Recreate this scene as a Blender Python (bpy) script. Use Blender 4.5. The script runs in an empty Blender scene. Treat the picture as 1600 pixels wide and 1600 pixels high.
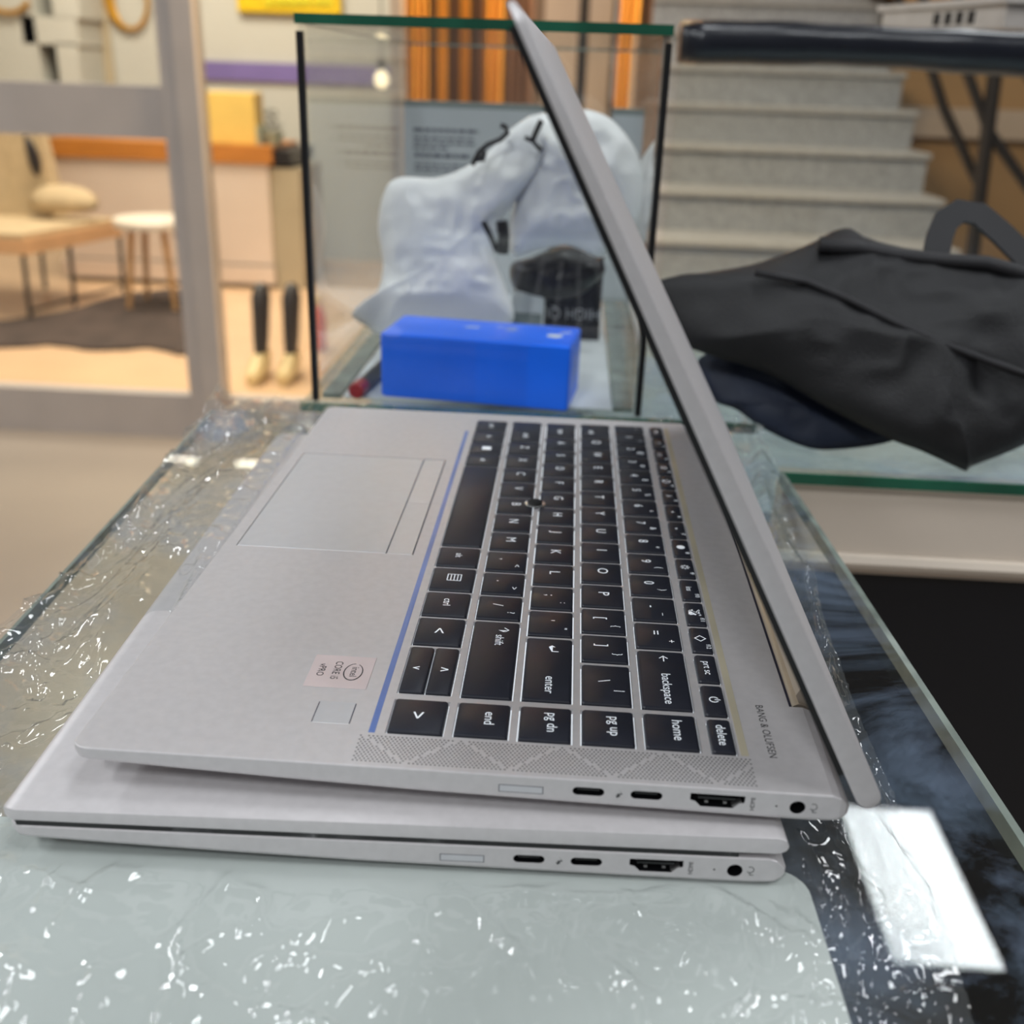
import bpy, bmesh, math, random
import numpy as np
from mathutils import Matrix, Vector, Euler

# ------------------------------------------------------------------ camera
CAM = (126.146, -218.778, 168.035)                # millimetres, z = 0 is the deck of the open laptop
EUL = (1.1671804, -0.0321888, 0.0608475)
FPX = 1605.03                                     # focal length in pixels of the 1600 x 1600 frame
S = 0.001
sc = bpy.context.scene
C = sc.collection
cd = bpy.data.cameras.new('camera'); cam = bpy.data.objects.new('camera', cd); C.objects.link(cam)
cam.location = [c * S for c in CAM]; cam.rotation_euler = EUL
cd.sensor_width = 36.0; cd.lens = FPX / 1600 * 36.0
cd.clip_start = 0.01; cd.clip_end = 60
cd.dof.use_dof = True; cd.dof.focus_distance = 0.33; cd.dof.aperture_fstop = 10.5
sc.camera = cam
# ------------------------------------------------------------------ light and exposure
sc.view_settings.view_transform = 'Standard'; sc.view_settings.look = 'None'
sc.view_settings.gamma = 1.0; sc.view_settings.use_curve_mapping = False
sc.view_settings.exposure = -0.08
sc.cycles.transparent_max_bounces = 20; sc.cycles.max_bounces = 4; sc.cycles.diffuse_bounces = 2; sc.cycles.glossy_bounces = 2; sc.cycles.light_sampling_threshold = 0.05
wd = bpy.data.worlds.new('world'); sc.world = wd; wd.use_nodes = True
wd.node_tree.nodes['Background'].inputs[0].default_value = (0.95, 0.97, 1.0, 1)
wd.node_tree.nodes['Background'].inputs[1].default_value = 0.36
def area(name, loc, sx, sy, watts, col, rot=(0, 0, 0)):
    d = bpy.data.lights.new(name, 'AREA'); d.shape = 'RECTANGLE'; d.size = sx; d.size_y = sy
    d.energy = watts; d.color = col
    o = bpy.data.objects.new(name, d); C.objects.link(o); o.location = loc; o.rotation_euler = rot
    return o
COOL = (0.94, 0.975, 1.0); WARM = (1.0, 0.72, 0.42)
for lx, ly, w in ((1.27, 2.29, 9), (-2.7, 1.7, 30), (0.9, -0.4, 12), (0.3, 0.75, 10), (-0.5, -1.7, 36), (-1.5, -0.6, 24), (1.9, 4.2, 8), (3.0, 2.3, 14), (2.4, 0.2, 34), (-3.0, 0.2, 26)):
    area('panel_and_fill_light', (lx, ly, 1.985), 0.30, 0.66, w, COOL)  # counter reflects one panel; rest unseen, some added to brighten bag, carton and lid
area('shop_warm_light', (-1.9, 4.7, 1.9), 1.6, 1.2, 115, (1.0, 0.885, 0.74))
area('shop_warm_light', (-1.3, 3.35, 1.9), 0.8, 0.5, 38, (1.0, 0.86, 0.68))
area('curtain_warm_light', (0.0, 2.72, 1.35), 0.8, 0.15, 70, (1.0, 0.76, 0.46), (math.radians(30), 0, 0))

# ------------------------------------------------------------------ pixel helpers (real positions at a given depth)
RM = Euler(EUL, 'XYZ').to_matrix()
CV = Vector(CAM)
def ray(x, y): return RM @ Vector(((x - 800) / FPX, (800 - y) / FPX, -1.0))
def pY(x, y, Y): d = ray(x, y); return CV + d * ((Y - CV.y) / d.y)
def pZ(x, y, Z): d = ray(x, y); return CV + d * ((Z - CV.z) / d.z)
def pP(x, y, P0, N): d = ray(x, y); return CV + d * ((P0 - CV).dot(N) / d.dot(N))

# ------------------------------------------------------------------ materials
def srgb(r, g, b):
    f = lambda c: (c / 255 / 12.92) if c / 255 <= 0.04045 else ((c / 255 + 0.055) / 1.055) ** 2.4
    return (f(r), f(g), f(b), 1)
MATS = {}
def new_mat(name):
    m = bpy.data.materials.new(name); m.use_nodes = True
    nt = m.node_tree; nt.nodes.clear()
    out = nt.nodes.new('ShaderNodeOutputMaterial')
    MATS[name] = m
    return m, nt, out
def noise(nt, scale, detail=1.5, rough=0.55, mapping=None):
    tc = nt.nodes.new('ShaderNodeTexCoord'); n = nt.nodes.new('ShaderNodeTexNoise')
    n.inputs['Scale'].default_value = scale; n.inputs['Detail'].default_value = detail; n.inputs['Roughness'].default_value = rough
    if mapping:
        mp = nt.nodes.new('ShaderNodeMapping'); mp.inputs['Scale'].default_value = mapping
        nt.links.new(tc.outputs['Object'], mp.inputs['Vector']); nt.links.new(mp.outputs[0], n.inputs['Vector'])
    else: nt.links.new(tc.outputs['Object'], n.inputs['Vector'])
    return n
def plain(name, col, rough=0.5, metal=0.0, var=0.06, scale=60, bump=0.0, bscale=400, emit=0.0, spec=0.5, mapping=None, ecol=None, coat=0.0):
    """principled material whose colour wavers a little with noise"""
    m, nt, out = new_mat(name)
    b = nt.nodes.new('ShaderNodeBsdfPrincipled')
    n = noise(nt, scale, mapping=mapping)
    r = nt.nodes.new('ShaderNodeValToRGB')
    lo = [max(0, c * (1 - var)) for c in col[:3]] + [1]; hi = [min(1, c * (1 + var)) for c in col[:3]] + [1]
    r.color_ramp.elements[0].color = lo; r.color_ramp.elements[1].color = hi
    r.color_ramp.elements[0].position = 0.3; r.color_ramp.elements[1].position = 0.7
    nt.links.new(n.outputs['Fac'], r.inputs['Fac']); nt.links.new(r.outputs['Color'], b.inputs['Base Color'])
    b.inputs['Roughness'].default_value = rough; b.inputs['Metallic'].default_value = metal
    b.inputs['Specular IOR Level'].default_value = spec
    b.inputs['Coat Weight'].default_value = coat
    if emit:
        b.inputs['Emission Color'].default_value = ecol or col; b.inputs['Emission Strength'].default_value = emit
    if bump:
        bn = noise(nt, bscale, 2, 0.6, mapping); bp = nt.nodes.new('ShaderNodeBump')
        bp.inputs['Strength'].default_value = bump; bp.inputs['Distance'].default_value = 0.002
        nt.links.new(bn.outputs['Fac'], bp.inputs['Height']); nt.links.new(bp.outputs[0], b.inputs['Normal'])
    nt.links.new(b.outputs[0], out.inputs['Surface'])
    return m
def schlick(nt, normal=None, f0=0.04, gain=1.0):
    lw = nt.nodes.new('ShaderNodeLayerWeight'); lw.inputs['Blend'].default_value = 0.5
    if normal is not None: nt.links.new(normal, lw.inputs['Normal'])
    p = nt.nodes.new('ShaderNodeMath'); p.operation = 'POWER'; p.inputs[1].default_value = 5.0
    nt.links.new(lw.outputs['Facing'], p.inputs[0])
    q = nt.nodes.new('ShaderNodeMath'); q.operation = 'MULTIPLY_ADD'; q.inputs[1].default_value = (1 - f0) * gain; q.inputs[2].default_value = f0 * gain
    nt.links.new(p.outputs[0], q.inputs[0]); return q
def glass(name, tint, rough=0.0, dirt=0.0, dirtcol=(0.55, 0.65, 0.8, 1), dscale=14, ior=1.5, bump=0.0, bscale=60, bdist=0.003):
    """thin clear pane: see-through with Fresnel gloss and a film of smudges"""
    m, nt, out = new_mat(name)
    tr = nt.nodes.new('ShaderNodeBsdfTransparent'); tr.inputs[0].default_value = tint
    gl = nt.nodes.new('ShaderNodeBsdfGlossy'); gl.inputs['Roughness'].default_value = rough
    gl.inputs['Color'].default_value = (1, 1, 1, 1)
    fr = schlick(nt)
    mx = nt.nodes.new('ShaderNodeMixShader')
    nt.links.new(fr.outputs[0], mx.inputs[0]); nt.links.new(tr.outputs[0], mx.inputs[1]); nt.links.new(gl.outputs[0], mx.inputs[2])
    last = mx
    if dirt:
        n = noise(nt, dscale, 8, 0.66); n.inputs['Distortion'].default_value = 1.2; r = nt.nodes.new('ShaderNodeValToRGB')
        r.color_ramp.elements[0].position = 0.46; r.color_ramp.elements[0].color = (0.0, 0.0, 0.0, 1)
        r.color_ramp.elements[1].position = 0.72; r.color_ramp.elements[1].color = (dirt, dirt, dirt, 1)
        nt.links.new(n.outputs['Fac'], r.inputs['Fac'])
        df = nt.nodes.new('ShaderNodeBsdfDiffuse'); df.inputs[0].default_value = dirtcol
        m2 = nt.nodes.new('ShaderNodeMixShader')
        nt.links.new(r.outputs[0], m2.inputs[0]); nt.links.new(mx.outputs[0], m2.inputs[1]); nt.links.new(df.outputs[0], m2.inputs[2])
        last = m2
    nt.links.new(last.outputs[0], out.inputs['Surface'])
    return m

plain('aluminium', (0.63, 0.605, 0.612, 1), 0.48, 0.35, 0.03, 300)
plain('aluminium_pad', (0.63, 0.63, 0.655, 1), 0.40, 0.35, 0.02, 200)
plain('aluminium_bright', (0.75, 0.75, 0.75, 1), 0.25, 0.8, 0.02)
plain('blue_reflection', srgb(108, 134, 198), 0.35, 0.3, 0.12, 40)  # blue reflection put into the colour
plain('warm_reflection', srgb(205, 196, 172), 0.4, 0.3, 0.08, 40)  # warm reflection put into the colour
plain('hinge_metal', srgb(205, 192, 175), 0.3, 0.6, 0.04)
plain('bezel_black', (0.008, 0.008, 0.009, 1), 0.35, 0, 0.1)
plain('screen_glass', (0.006, 0.006, 0.008, 1), 0.12, 0, 0.1)
plain('port_black', (0.004, 0.004, 0.005, 1), 0.4, 0, 0.1)
plain('port_metal', (0.20, 0.19, 0.19, 1), 0.3, 0.8, 0.1)
plain('print_dark', (0.02, 0.02, 0.022, 1), 0.6)
plain('groove', (0.03, 0.03, 0.06, 1), 0.6)
plain('grille_hole', (0.012, 0.012, 0.014, 1), 0.8)
plain('key_plastic', srgb(38, 40, 50), 0.42, 0, 0.05, 200, 0.05, 4000)
plain('key_legend', (0.75, 0.78, 0.82, 1), 0.5, emit=0.35, ecol=(0.85, 0.92, 1, 1))
plain('backlight', (0.9, 0.9, 0.9, 1), 0.5, emit=0.9, ecol=(0.86, 0.93, 1.0, 1))
plain('rubber', (0.015, 0.015, 0.015, 1), 0.7)
plain('sticker_paper', srgb(208, 192, 191), 0.4)
plain('foam', srgb(187, 193, 189), 0.6, 0, 0.06, 14)
plain('floor_tile', srgb(146, 136, 126), 0.28, 0, 0.05, 2.5)
plain('shop_floor', srgb(226, 188, 150), 0.25, 0, 0.05, 2.5)
plain('wall_paint', srgb(192, 191, 183), 0.8, 0, 0.03, 2)
plain('wall_dark', srgb(120, 100, 84), 0.8, 0, 0.1, 3)
plain('wall_shop', srgb(104, 101, 102), 0.8, 0, 0.05, 3)
plain('wall_tan', srgb(158, 126, 88), 0.8, 0, 0.12, 3)
plain('ceiling_paint', srgb(78, 86, 104), 0.9, 0, 0.03, 2)
plain('frame_alu', srgb(188, 178, 171), 0.45, 0.2, 0.04, 8)
plain('granite', srgb(146, 150, 156), 0.45, 0, 0.22, 55, 0.05, 200)
plain('granite_edge', srgb(158, 158, 158), 0.4, 0, 0.15, 55)
plain('rail_metal', srgb(45, 42, 42), 0.4, 0.5, 0.1)
plain('black_vinyl', srgb(26, 28, 36), 0.28, 0, 0.15, 12, 0.25, 40)
plain('bag_nylon', srgb(11, 11, 15), 0.6, 0, 0.18, 30, 0.35, 900)
plain('bag_blue', srgb(16, 28, 50), 0.6, 0, 0.2, 30, 0.35, 900)
plain('bag_strap', srgb(22, 21, 25), 0.6, 0, 0.15, 30, 0.3, 1500)
plain('cream_panel', srgb(230, 216, 200), 0.35, 0, 0.06, 9)
plain('black_panel', srgb(20, 20, 26), 0.45, 0, 0.1, 6)
plain('glass_edge', srgb(28, 92, 70), 0.15, 0, 0.25, 30, coat=0.4)
plain('glass_edge_pale', srgb(128, 138, 130), 0.12, 0, 0.3, 60, coat=0.4)
plain('black_tape', (0.006, 0.006, 0.007, 1), 0.4, 0, 0.1)
plain('blue_card', srgb(10, 108, 250), 0.38, 0, 0.05, 30)
plain('blue_print', srgb(150, 170, 225), 0.4, 0, 0.2, 200)
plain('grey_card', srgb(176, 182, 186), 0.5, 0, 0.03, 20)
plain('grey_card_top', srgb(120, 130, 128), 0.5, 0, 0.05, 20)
plain('card_print', srgb(96, 100, 110), 0.6)
plain('black_card', srgb(18, 18, 28), 0.4, 0, 0.1, 20)
plain('white_print', srgb(190, 190, 195), 0.5)
plain('paper_white', srgb(208, 214, 216), 0.5, 0, 0.03, 10)
plain('red_plastic', srgb(150, 28, 34), 0.3)
plain('yellow_card', srgb(226, 190, 100), 0.5, 0, 0.05, 10)
plain('yellow_sign', srgb(226, 190, 20), 0.3, 0, 0.08, 10)
plain('sign_letter', srgb(232, 232, 60), 0.3)
plain('gold', srgb(190, 140, 40), 0.3, 0.4, 0.1, 8)
plain('purple_paint', srgb(120, 105, 165), 0.5, 0, 0.1, 3)
plain('pink_picture', srgb(196, 140, 130), 0.5, 0, 0.2, 8)
plain('wood_orange', srgb(188, 118, 46), 0.4, 0, 0.15, 6, mapping=(1, 1, 12))
plain('wood_leg', srgb(200, 150, 92), 0.45, 0, 0.1, 10)
plain('white_laminate', srgb(226, 206, 190), 0.35, 0, 0.03, 3)
plain('beige_panel', srgb(178, 164, 138), 0.5, 0, 0.05, 4)
plain('table_white', srgb(240, 228, 212), 0.3)
plain('beige_fabric', srgb(196, 172, 136), 0.85, 0, 0.08, 20, 0.2, 200)
plain('seat_wood', srgb(226, 176, 128), 0.45, 0, 0.08, 8)
plain('rug_brown', srgb(70, 56, 50), 0.95, 0, 0.3, 9, 0.6, 60)
plain('boot_black', srgb(40, 34, 34), 0.35)
plain('boot_cream', srgb(232, 206, 150), 0.4)
plain('orange_plastic', srgb(228, 96, 44), 0.35)
plain('plant_dark', srgb(40, 42, 34), 0.7, 0, 0.3, 20)
plain('pot_grey', srgb(150, 158, 140), 0.4)
plain('orange_cloth', srgb(250, 182, 84), 0.7, 0, 0.12, 5, mapping=(6, 1, 0.4))
plain('brown_cloth', srgb(132, 98, 78), 0.8, 0, 0.2, 5, mapping=(6, 1, 0.4))
plain('peach_wall', srgb(178, 160, 143), 0.7, 0, 0.06, 3)
plain('device_white', srgb(206, 198, 190), 0.4)
plain('slot_dark', srgb(40, 36, 34), 0.6)
plain('bulb_warm', (1, 0.85, 0.6, 1), 0.5, emit=3.5, ecol=(1.0, 0.82, 0.55, 1))
plain('tie_black', (0.01, 0.01, 0.012, 1), 0.35)
glass('counter_glass', (0.93, 0.965, 0.95, 1), 0.01, 0.34, (0.34, 0.44, 0.62, 1), 9)
glass('box_glass', (0.992, 0.998, 0.994, 1), 0.0, 0.0, (0.75, 0.85, 0.8, 1), 6)
glass('shop_glass', (0.97, 0.985, 0.97, 1), 0.0, 0.0, (0.8, 0.8, 0.75, 1), 2)
def film_mat():
    m, nt, out = new_mat('clear_film')
    tr = nt.nodes.new('ShaderNodeBsdfTransparent'); tr.inputs[0].default_value = (0.965, 0.972, 0.972, 1)
    gl = nt.nodes.new('ShaderNodeBsdfGlossy'); gl.inputs['Roughness'].default_value = 0.06
    n1 = noise(nt, 38, 3, 0.55); bp = nt.nodes.new('ShaderNodeBump'); bp.inputs['Strength'].default_value = 0.34; bp.inputs['Distance'].default_value = 0.004
    nt.links.new(n1.outputs['Fac'], bp.inputs['Height']); nt.links.new(bp.outputs[0], gl.inputs['Normal'])
    fr = schlick(nt, bp.outputs[0], 0.08)
    mx = nt.nodes.new('ShaderNodeMixShader')
    nt.links.new(fr.outputs[0], mx.inputs[0]); nt.links.new(tr.outputs[0], mx.inputs[1]); nt.links.new(gl.outputs[0], mx.inputs[2])
    df = nt.nodes.new('ShaderNodeBsdfDiffuse'); df.inputs[0].default_value = (0.75, 0.8, 0.8, 1)
    m2 = nt.nodes.new('ShaderNodeMixShader'); m2.inputs[0].default_value = 0.04
    nt.links.new(mx.outputs[0], m2.inputs[1]); nt.links.new(df.outputs[0], m2.inputs[2])
    nt.links.new(m2.outputs[0], out.inputs['Surface'])
film_mat()
def poly_mat():
    m, nt, out = new_mat('white_polythene')
    b = nt.nodes.new('ShaderNodeBsdfPrincipled'); n = noise(nt, 22, 3, 0.6); r = nt.nodes.new('ShaderNodeValToRGB')
    r.color_ramp.elements[0].color = srgb(240, 242, 240); r.color_ramp.elements[1].color = srgb(250, 251, 253)
    nt.links.new(n.outputs['Fac'], r.inputs[0]); nt.links.new(r.outputs[0], b.inputs['Base Color']); b.inputs['Roughness'].default_value = 0.4
    bp = nt.nodes.new('ShaderNodeBump'); bp.inputs['Strength'].default_value = 0.3; bp.inputs['Distance'].default_value = 0.01
    nt.links.new(n.outputs['Fac'], bp.inputs['Height']); nt.links.new(bp.outputs[0], b.inputs['Normal'])
    tl = nt.nodes.new('ShaderNodeBsdfTranslucent'); tl.inputs[0].default_value = (0.85, 0.87, 0.88, 1)
    mx = nt.nodes.new('ShaderNodeMixShader'); mx.inputs[0].default_value = 0.08
    nt.links.new(b.outputs[0], mx.inputs[1]); nt.links.new(tl.outputs[0], mx.inputs[2]); nt.links.new(mx.outputs[0], out.inputs['Surface'])
poly_mat()

# ------------------------------------------------------------------ mesh helpers (all coordinates in millimetres)
class MB:
    def __init__(s): s.v = []; s.f = []
    def add(s, vs, fs):
        o = len(s.v); s.v += [tuple(p) for p in vs]; s.f += [tuple(i + o for i in f) for f in fs]; return s
    def box(s, x0, x1, y0, y1, z0, z1):
        return s.add([(x0, y0, z0), (x1, y0, z0), (x1, y1, z0), (x0, y1, z0), (x0, y0, z1), (x1, y0, z1), (x1, y1, z1), (x0, y1, z1)],
                     [(3, 2, 1, 0), (4, 5, 6, 7), (0, 1, 5, 4), (1, 2, 6, 5), (2, 3, 7, 6), (3, 0, 4, 7)])
    def hexa(s, p):      # eight corners: bottom ring then top ring
        return s.add(p, [(3, 2, 1, 0), (4, 5, 6, 7), (0, 1, 5, 4), (1, 2, 6, 5), (2, 3, 7, 6), (3, 0, 4, 7)])
    def rbox(s, x0, x1, y0, y1, z0, z1, r):     # box with bevelled edges (chamfer r)
        rings = []
        for z, k in ((z0, r), (z0 + r, 0), (z1 - r, 0), (z1, r)):
            a, b, c, d = x0 + k, x1 - k, y0 + k, y1 - k; e = r
            rings.append([(a + e, c, z), (b - e, c, z), (b, c + e, z), (b, d - e, z), (b - e, d, z), (a + e, d, z), (a, d - e, z), (a, c + e, z)])
        return s.loft(rings)
    def loft(s, rings, cap=True, close=True):
        n = len(rings[0]); vs = [p for r in rings for p in r]; fs = []
        for i in range(len(rings) - 1):
            for j in range(n if close else n - 1):
                k = (j + 1) % n; fs.append((i * n + j, i * n + k, (i + 1) * n + k, (i + 1) * n + j))
        if cap: fs.append(tuple(range(n))[::-1]); fs.append(tuple((len(rings) - 1) * n + j for j in range(n)))
        return s.add(vs, fs)
    def tube(s, pts, r, n=10, cap=True):
        pts = [Vector(p) for p in pts]; rings = []; up = None
        rr = r if isinstance(r, (list, tuple)) else [r] * len(pts)
        for i, p in enumerate(pts):
            t = (pts[min(i + 1, len(pts) - 1)] - pts[max(i - 1, 0)]).normalized()
            if up is None: up = Vector((0, 0, 1)) if abs(t.z) < 0.9 else Vector((1, 0, 0))
            a = t.cross(up).normalized(); b = a.cross(t).normalized(); up = b
            rings.append([tuple(p + (a * math.cos(2 * math.pi * k / n) + b * math.sin(2 * math.pi * k / n)) * rr[i]) for k in range(n)])
        return s.loft(rings, cap)
    def prism(s, pts, z0, z1, f=lambda a, b, c: (a, b, c)):
        n = len(pts); vs = [f(a, b, z0) for a, b in pts] + [f(a, b, z1) for a, b in pts]
        return s.add(vs, [tuple(range(n))[::-1], tuple(range(n, 2 * n))] + [(i, (i + 1) % n, (i + 1) % n + n, i + n) for i in range(n)])
    def lathe(s, prof, c=(0, 0, 0), n=20):
        rings = [[(c[0] + r * math.cos(2 * math.pi * k / n), c[1] + r * math.sin(2 * math.pi * k / n), c[2] + z) for k in range(n)] for r, z in prof]
        return s.loft(rings)
    def mesh(s, name, mat, smooth=False, recalc=True):
        me = bpy.data.meshes.new(name); me.from_pydata([(x * S, y * S, z * S) for x, y, z in s.v], [], s.f)
        if recalc:
            bm = bmesh.new(); bm.from_mesh(me); bmesh.ops.recalc_face_normals(bm, faces=bm.faces); bm.to_mesh(me); bm.free()
        if mat: me.materials.append(MATS[mat])
        if smooth:
            me.polygons.foreach_set('use_smooth', [True] * len(me.polygons))
            if smooth != 'all': me.set_sharp_from_angle(angle=math.radians(smooth if smooth is not True else 35))
        me.update(); return me
    def build(s, name, mat, parent=None, smooth=False, recalc=True, **kw):
        return put(name, s.mesh(name, mat, smooth, recalc), parent, **kw)
PINV = {}
def put(name, me, parent=None, label=None, cat=None, group=None, kind=None, loc=None):
    o = bpy.data.objects.new(name, me); C.objects.link(o)
    if loc: o.location = [c * S for c in loc]
    if parent is not None:
        o.parent = parent; o.matrix_parent_inverse = PINV.get(parent.name, Matrix.Identity(4))
    return tag(o, label, cat, group, kind)
def tag(o, label=None, cat=None, group=None, kind=None):
    if label: o['label'] = label
    if cat: o['category'] = cat
    if group: o['group'] = group
    if kind: o['kind'] = kind
    return o
def thing(name, loc, label, cat, group=None, frame=None, kind=None):
    """Empty at the base of a thing; its parts are modelled in frame coordinates"""
    o = bpy.data.objects.new(name, None); C.objects.link(o); o.empty_display_size = 0.02
    base = Matrix.Translation([c * S for c in loc])
    F = frame or Matrix.Identity(4)
    o.matrix_world = F @ base; PINV[o.name] = base.inverted()
    return tag(o, label, cat, group, kind)
def struct(name, mb, mat, **kw): return mb.build(name, mat, kind='structure', **kw)
def boolean(me, cutters):
    """cut a list of closed MB volumes out of a mesh"""
    a = bpy.data.objects.new('tmp_a', me); C.objects.link(a); tmp = []
    for cb in cutters:
        b = bpy.data.objects.new('tmp_b', cb.mesh('tmp_b', None)); C.objects.link(b); tmp.append(b)
        md = a.modifiers.new('cut', 'BOOLEAN'); md.operation = 'DIFFERENCE'; md.solver = 'EXACT'; md.object = b
    dg = bpy.context.evaluated_depsgraph_get(); dg.update()
    r = bpy.data.meshes.new_from_object(a.evaluated_get(dg))
    for o in [a] + tmp: bpy.data.objects.remove(o)
    return r
TXT = {}
def text_mesh(body, size, mat, shear=0.0, sx=1.0):
    """flat lettering centred on its own middle, size in millimetres"""
    k = (body, size, mat, shear, sx)
    if k in TXT: return TXT[k]
    cu = bpy.data.curves.new('txt', 'FONT'); cu.body = body; cu.size = size * S; cu.shear = shear
    cu.align_x = 'CENTER'; cu.align_y = 'CENTER'; cu.fill_mode = 'FRONT'; cu.resolution_u = 3; cu.space_line = 0.8
    o = bpy.data.objects.new('txt', cu); C.objects.link(o)
    dg = bpy.context.evaluated_depsgraph_get(); dg.update()
    me = bpy.data.meshes.new_from_object(o.evaluated_get(dg)); bpy.data.objects.remove(o)
    if sx != 1: me.transform(Matrix.Diagonal((sx, 1, 1, 1)))
    me.materials.clear(); me.materials.append(MATS[mat]); TXT[k] = me
    return me
def joined(meshes, name):      # [(mesh, matrix)] -> one mesh
    bm = bmesh.new()
    for me, M in meshes:
        c = me.copy(); c.transform(M); bm.from_mesh(c); bpy.data.meshes.remove(c)
    r = bpy.data.meshes.new(name); bm.to_mesh(r); bm.free()
    r.materials.append(meshes[0][0].materials[0]); return r
DECK = Matrix(((0, 1, 0, 0), (-1, 0, 0, 0), (0, 0, 1, 0), (0, 0, 0, 1)))      # text x -> -y (to the user's right), text y -> +x
SIDE = Matrix(((1, 0, 0, 0), (0, 0, -1, 0), (0, 1, 0, 0), (0, 0, 0, 1)))      # text on a face that looks towards -y
def T(x, y, z): return Matrix.Translation((x * S, y * S, z * S))
def smooth_loop(pts, per=8):
    out = []; n = len(pts); P = [Vector(p) for p in pts]
    for i in range(n):
        a, b, c, d = P[i - 1], P[i], P[(i + 1) % n], P[(i + 2) % n]
        for k in range(per):
            t = k / per
            out.append(0.5 * ((2 * b) + (c - a) * t + (2 * a - 5 * b + 4 * c - d) * t * t + (3 * b - a - 3 * c + d) * t ** 3))
    return out
rnd = random.Random(7)
# value noise on numpy arrays
_rs = np.random.RandomState(3); _tab = _rs.rand(256, 256)
def vnoise(x, y):
    xi = np.floor(x).astype(int); yi = np.floor(y).astype(int); fx = x - xi; fy = y - yi
    fx = fx * fx * (3 - 2 * fx); fy = fy * fy * (3 - 2 * fy)
    g = lambda a, b: _tab[a & 255, b & 255]
    return (g(xi, yi) * (1 - fx) + g(xi + 1, yi) * fx) * (1 - fy) + (g(xi, yi + 1) * (1 - fx) + g(xi + 1, yi + 1) * fx) * fy
def fold(x, y): return 1 - np.abs(2 * vnoise(x, y) - 1)
def inflate(mb, pts, centre, nrm, T0, rings=14, per=6, folds=0.0, fs=0.03, back=0.6, seed=0.0):
    """cushion-like closed body spanned over an outline (star-shaped about centre), swelling along nrm"""
    L = smooth_loop(pts, per); c = Vector(centre); nrm = Vector(nrm).normalized(); n = len(L)
    def pt(p, r, sgn):
        q = c + (p - c) * r
        h = (1 - r ** 2.2) ** 0.55 * T0 * (1 if sgn > 0 else back)
        if folds and r < 0.999:
            x = np.array([q.x * fs + seed]); y = np.array([(q.z + q.y * 0.5) * fs + seed * 1.7])
            h += folds * (1 - r ** 6) * (float(fold(x, y)[0]) * 1.0 + float(fold(x * 2.7, y * 2.7)[0]) * 0.45 - 0.6)
        return q + nrm * h * sgn
    rs = [k / rings for k in range(rings, 0, -1)]
    fr = [[pt(p, r, 1) for p in L] for r in rs]; bk = [[pt(p, r, -1) for p in L] for r in rs[1:]]
    vs = [tuple(p) for R in fr for p in R]; fs_ = []
    for i in range(len(fr) - 1):
        for j in range(n): k = (j + 1) % n; fs_.append((i * n + j, i * n + k, (i + 1) * n + k, (i + 1) * n + j))
    vs.append(tuple(pt(c, 0, 1))); t = len(vs) - 1; b0 = (len(fr) - 1) * n
    for j in range(n): fs_.append((b0 + j, b0 + (j + 1) % n, t))
    o = len(vs); vs += [tuple(p) for R in bk for p in R]
    idx = lambda i, j: j % n if i == 0 else o + (i - 1) * n + j % n
    for i in range(len(bk)):
        for j in range(n): fs_.append((idx(i, j + 1), idx(i, j), idx(i + 1, j), idx(i + 1, j + 1)))
    vs.append(tuple(pt(c, 0, -1))); t = len(vs) - 1
    for j in range(n): fs_.append((idx(len(bk), j + 1), idx(len(bk), j), t))
    return mb.add(vs, fs_)

# ================================================================== THE SETTING
ZF = -950.0; ZC = -29.0                            # floor and counter top
struct('floor', MB().box(-4500, 5500, -2500, 2860, ZF - 40, ZF), 'floor_tile')
struct('ceiling', MB().box(-4500, 5500, -2500, 7600, 2000, 2040), 'ceiling_paint')
struct('trim_1', MB().box(-4500, 700, 2860, 7000, ZF - 40, ZF - 0.5), 'shop_floor')           # shop floor behind the storefront
struct('trim_2', MB().box(700, 5500, 2860, 7600, ZF - 40, ZF - 0.5), 'floor_tile')
struct('wall_back', MB().box(-4500, -330, 6300, 6400, ZF, 2000), 'wall_paint')
struct('wall_left', MB().box(-4600, -4500, -2500, 6400, ZF, 2000), 'wall_paint')
struct('wall_front', MB().box(-4500, 5500, -2600, -2500, ZF, 2000), 'wall_shop')
struct('wall_side', MB().box(5500, 5600, -2500, 7600, ZF, 2000), 'wall_dark')
struct('trim_7', MB().box(-4500, -250, 2840, 2940, 1000, 2000), 'wall_paint')            # unseen bulkhead over the storefront, added to block shop light glare on the film
struct('wall_centre', MB().box(-330, 300, 6000, 6100, ZF, 2000), 'wall_dark')
struct('wall_right', MB().box(300, 5500, 7400, 7500, ZF, 2000), 'wall_dark')

# storefront: aluminium frame and panes at y = 2.86 m
YS = 2860.0
def bar(x0, y0, x1, y1, Y, d0, d1):               # upright board spanned by two image corners on the plane Y
    a = pY(x0, y0, Y); b = pY(x1, y1, Y)
    return min(a.x, b.x), max(a.x, b.x), Y + d0, Y + d1, min(a.z, b.z), max(a.z, b.z)
XP = pY(300, 330, YS).x; XE0 = pY(612, 180, YS).x; XE1 = pY(629, 180, YS).x
sf = thing('storefront', (XP, YS, ZF), 'grey aluminium glazed storefront with a wide middle rail', 'shop window', kind='structure')
del sf['category']; sf.name = 'window_1'; PINV['window_1'] = PINV.pop('storefront')
zb0, zb1 = ZF, pY(150, 611, YS).z
zm0, zm1 = pY(150, 214, YS).z, pY(150, 131, YS).z
MB().box(-3600, XP - 55, YS, YS + 50, zb0, zb1).build('bottom_rail', 'frame_alu', sf)
MB().box(-3600, XP - 55, YS + 5, YS + 45, zm0, zm1).build('middle_rail', 'frame_alu', sf)
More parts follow.
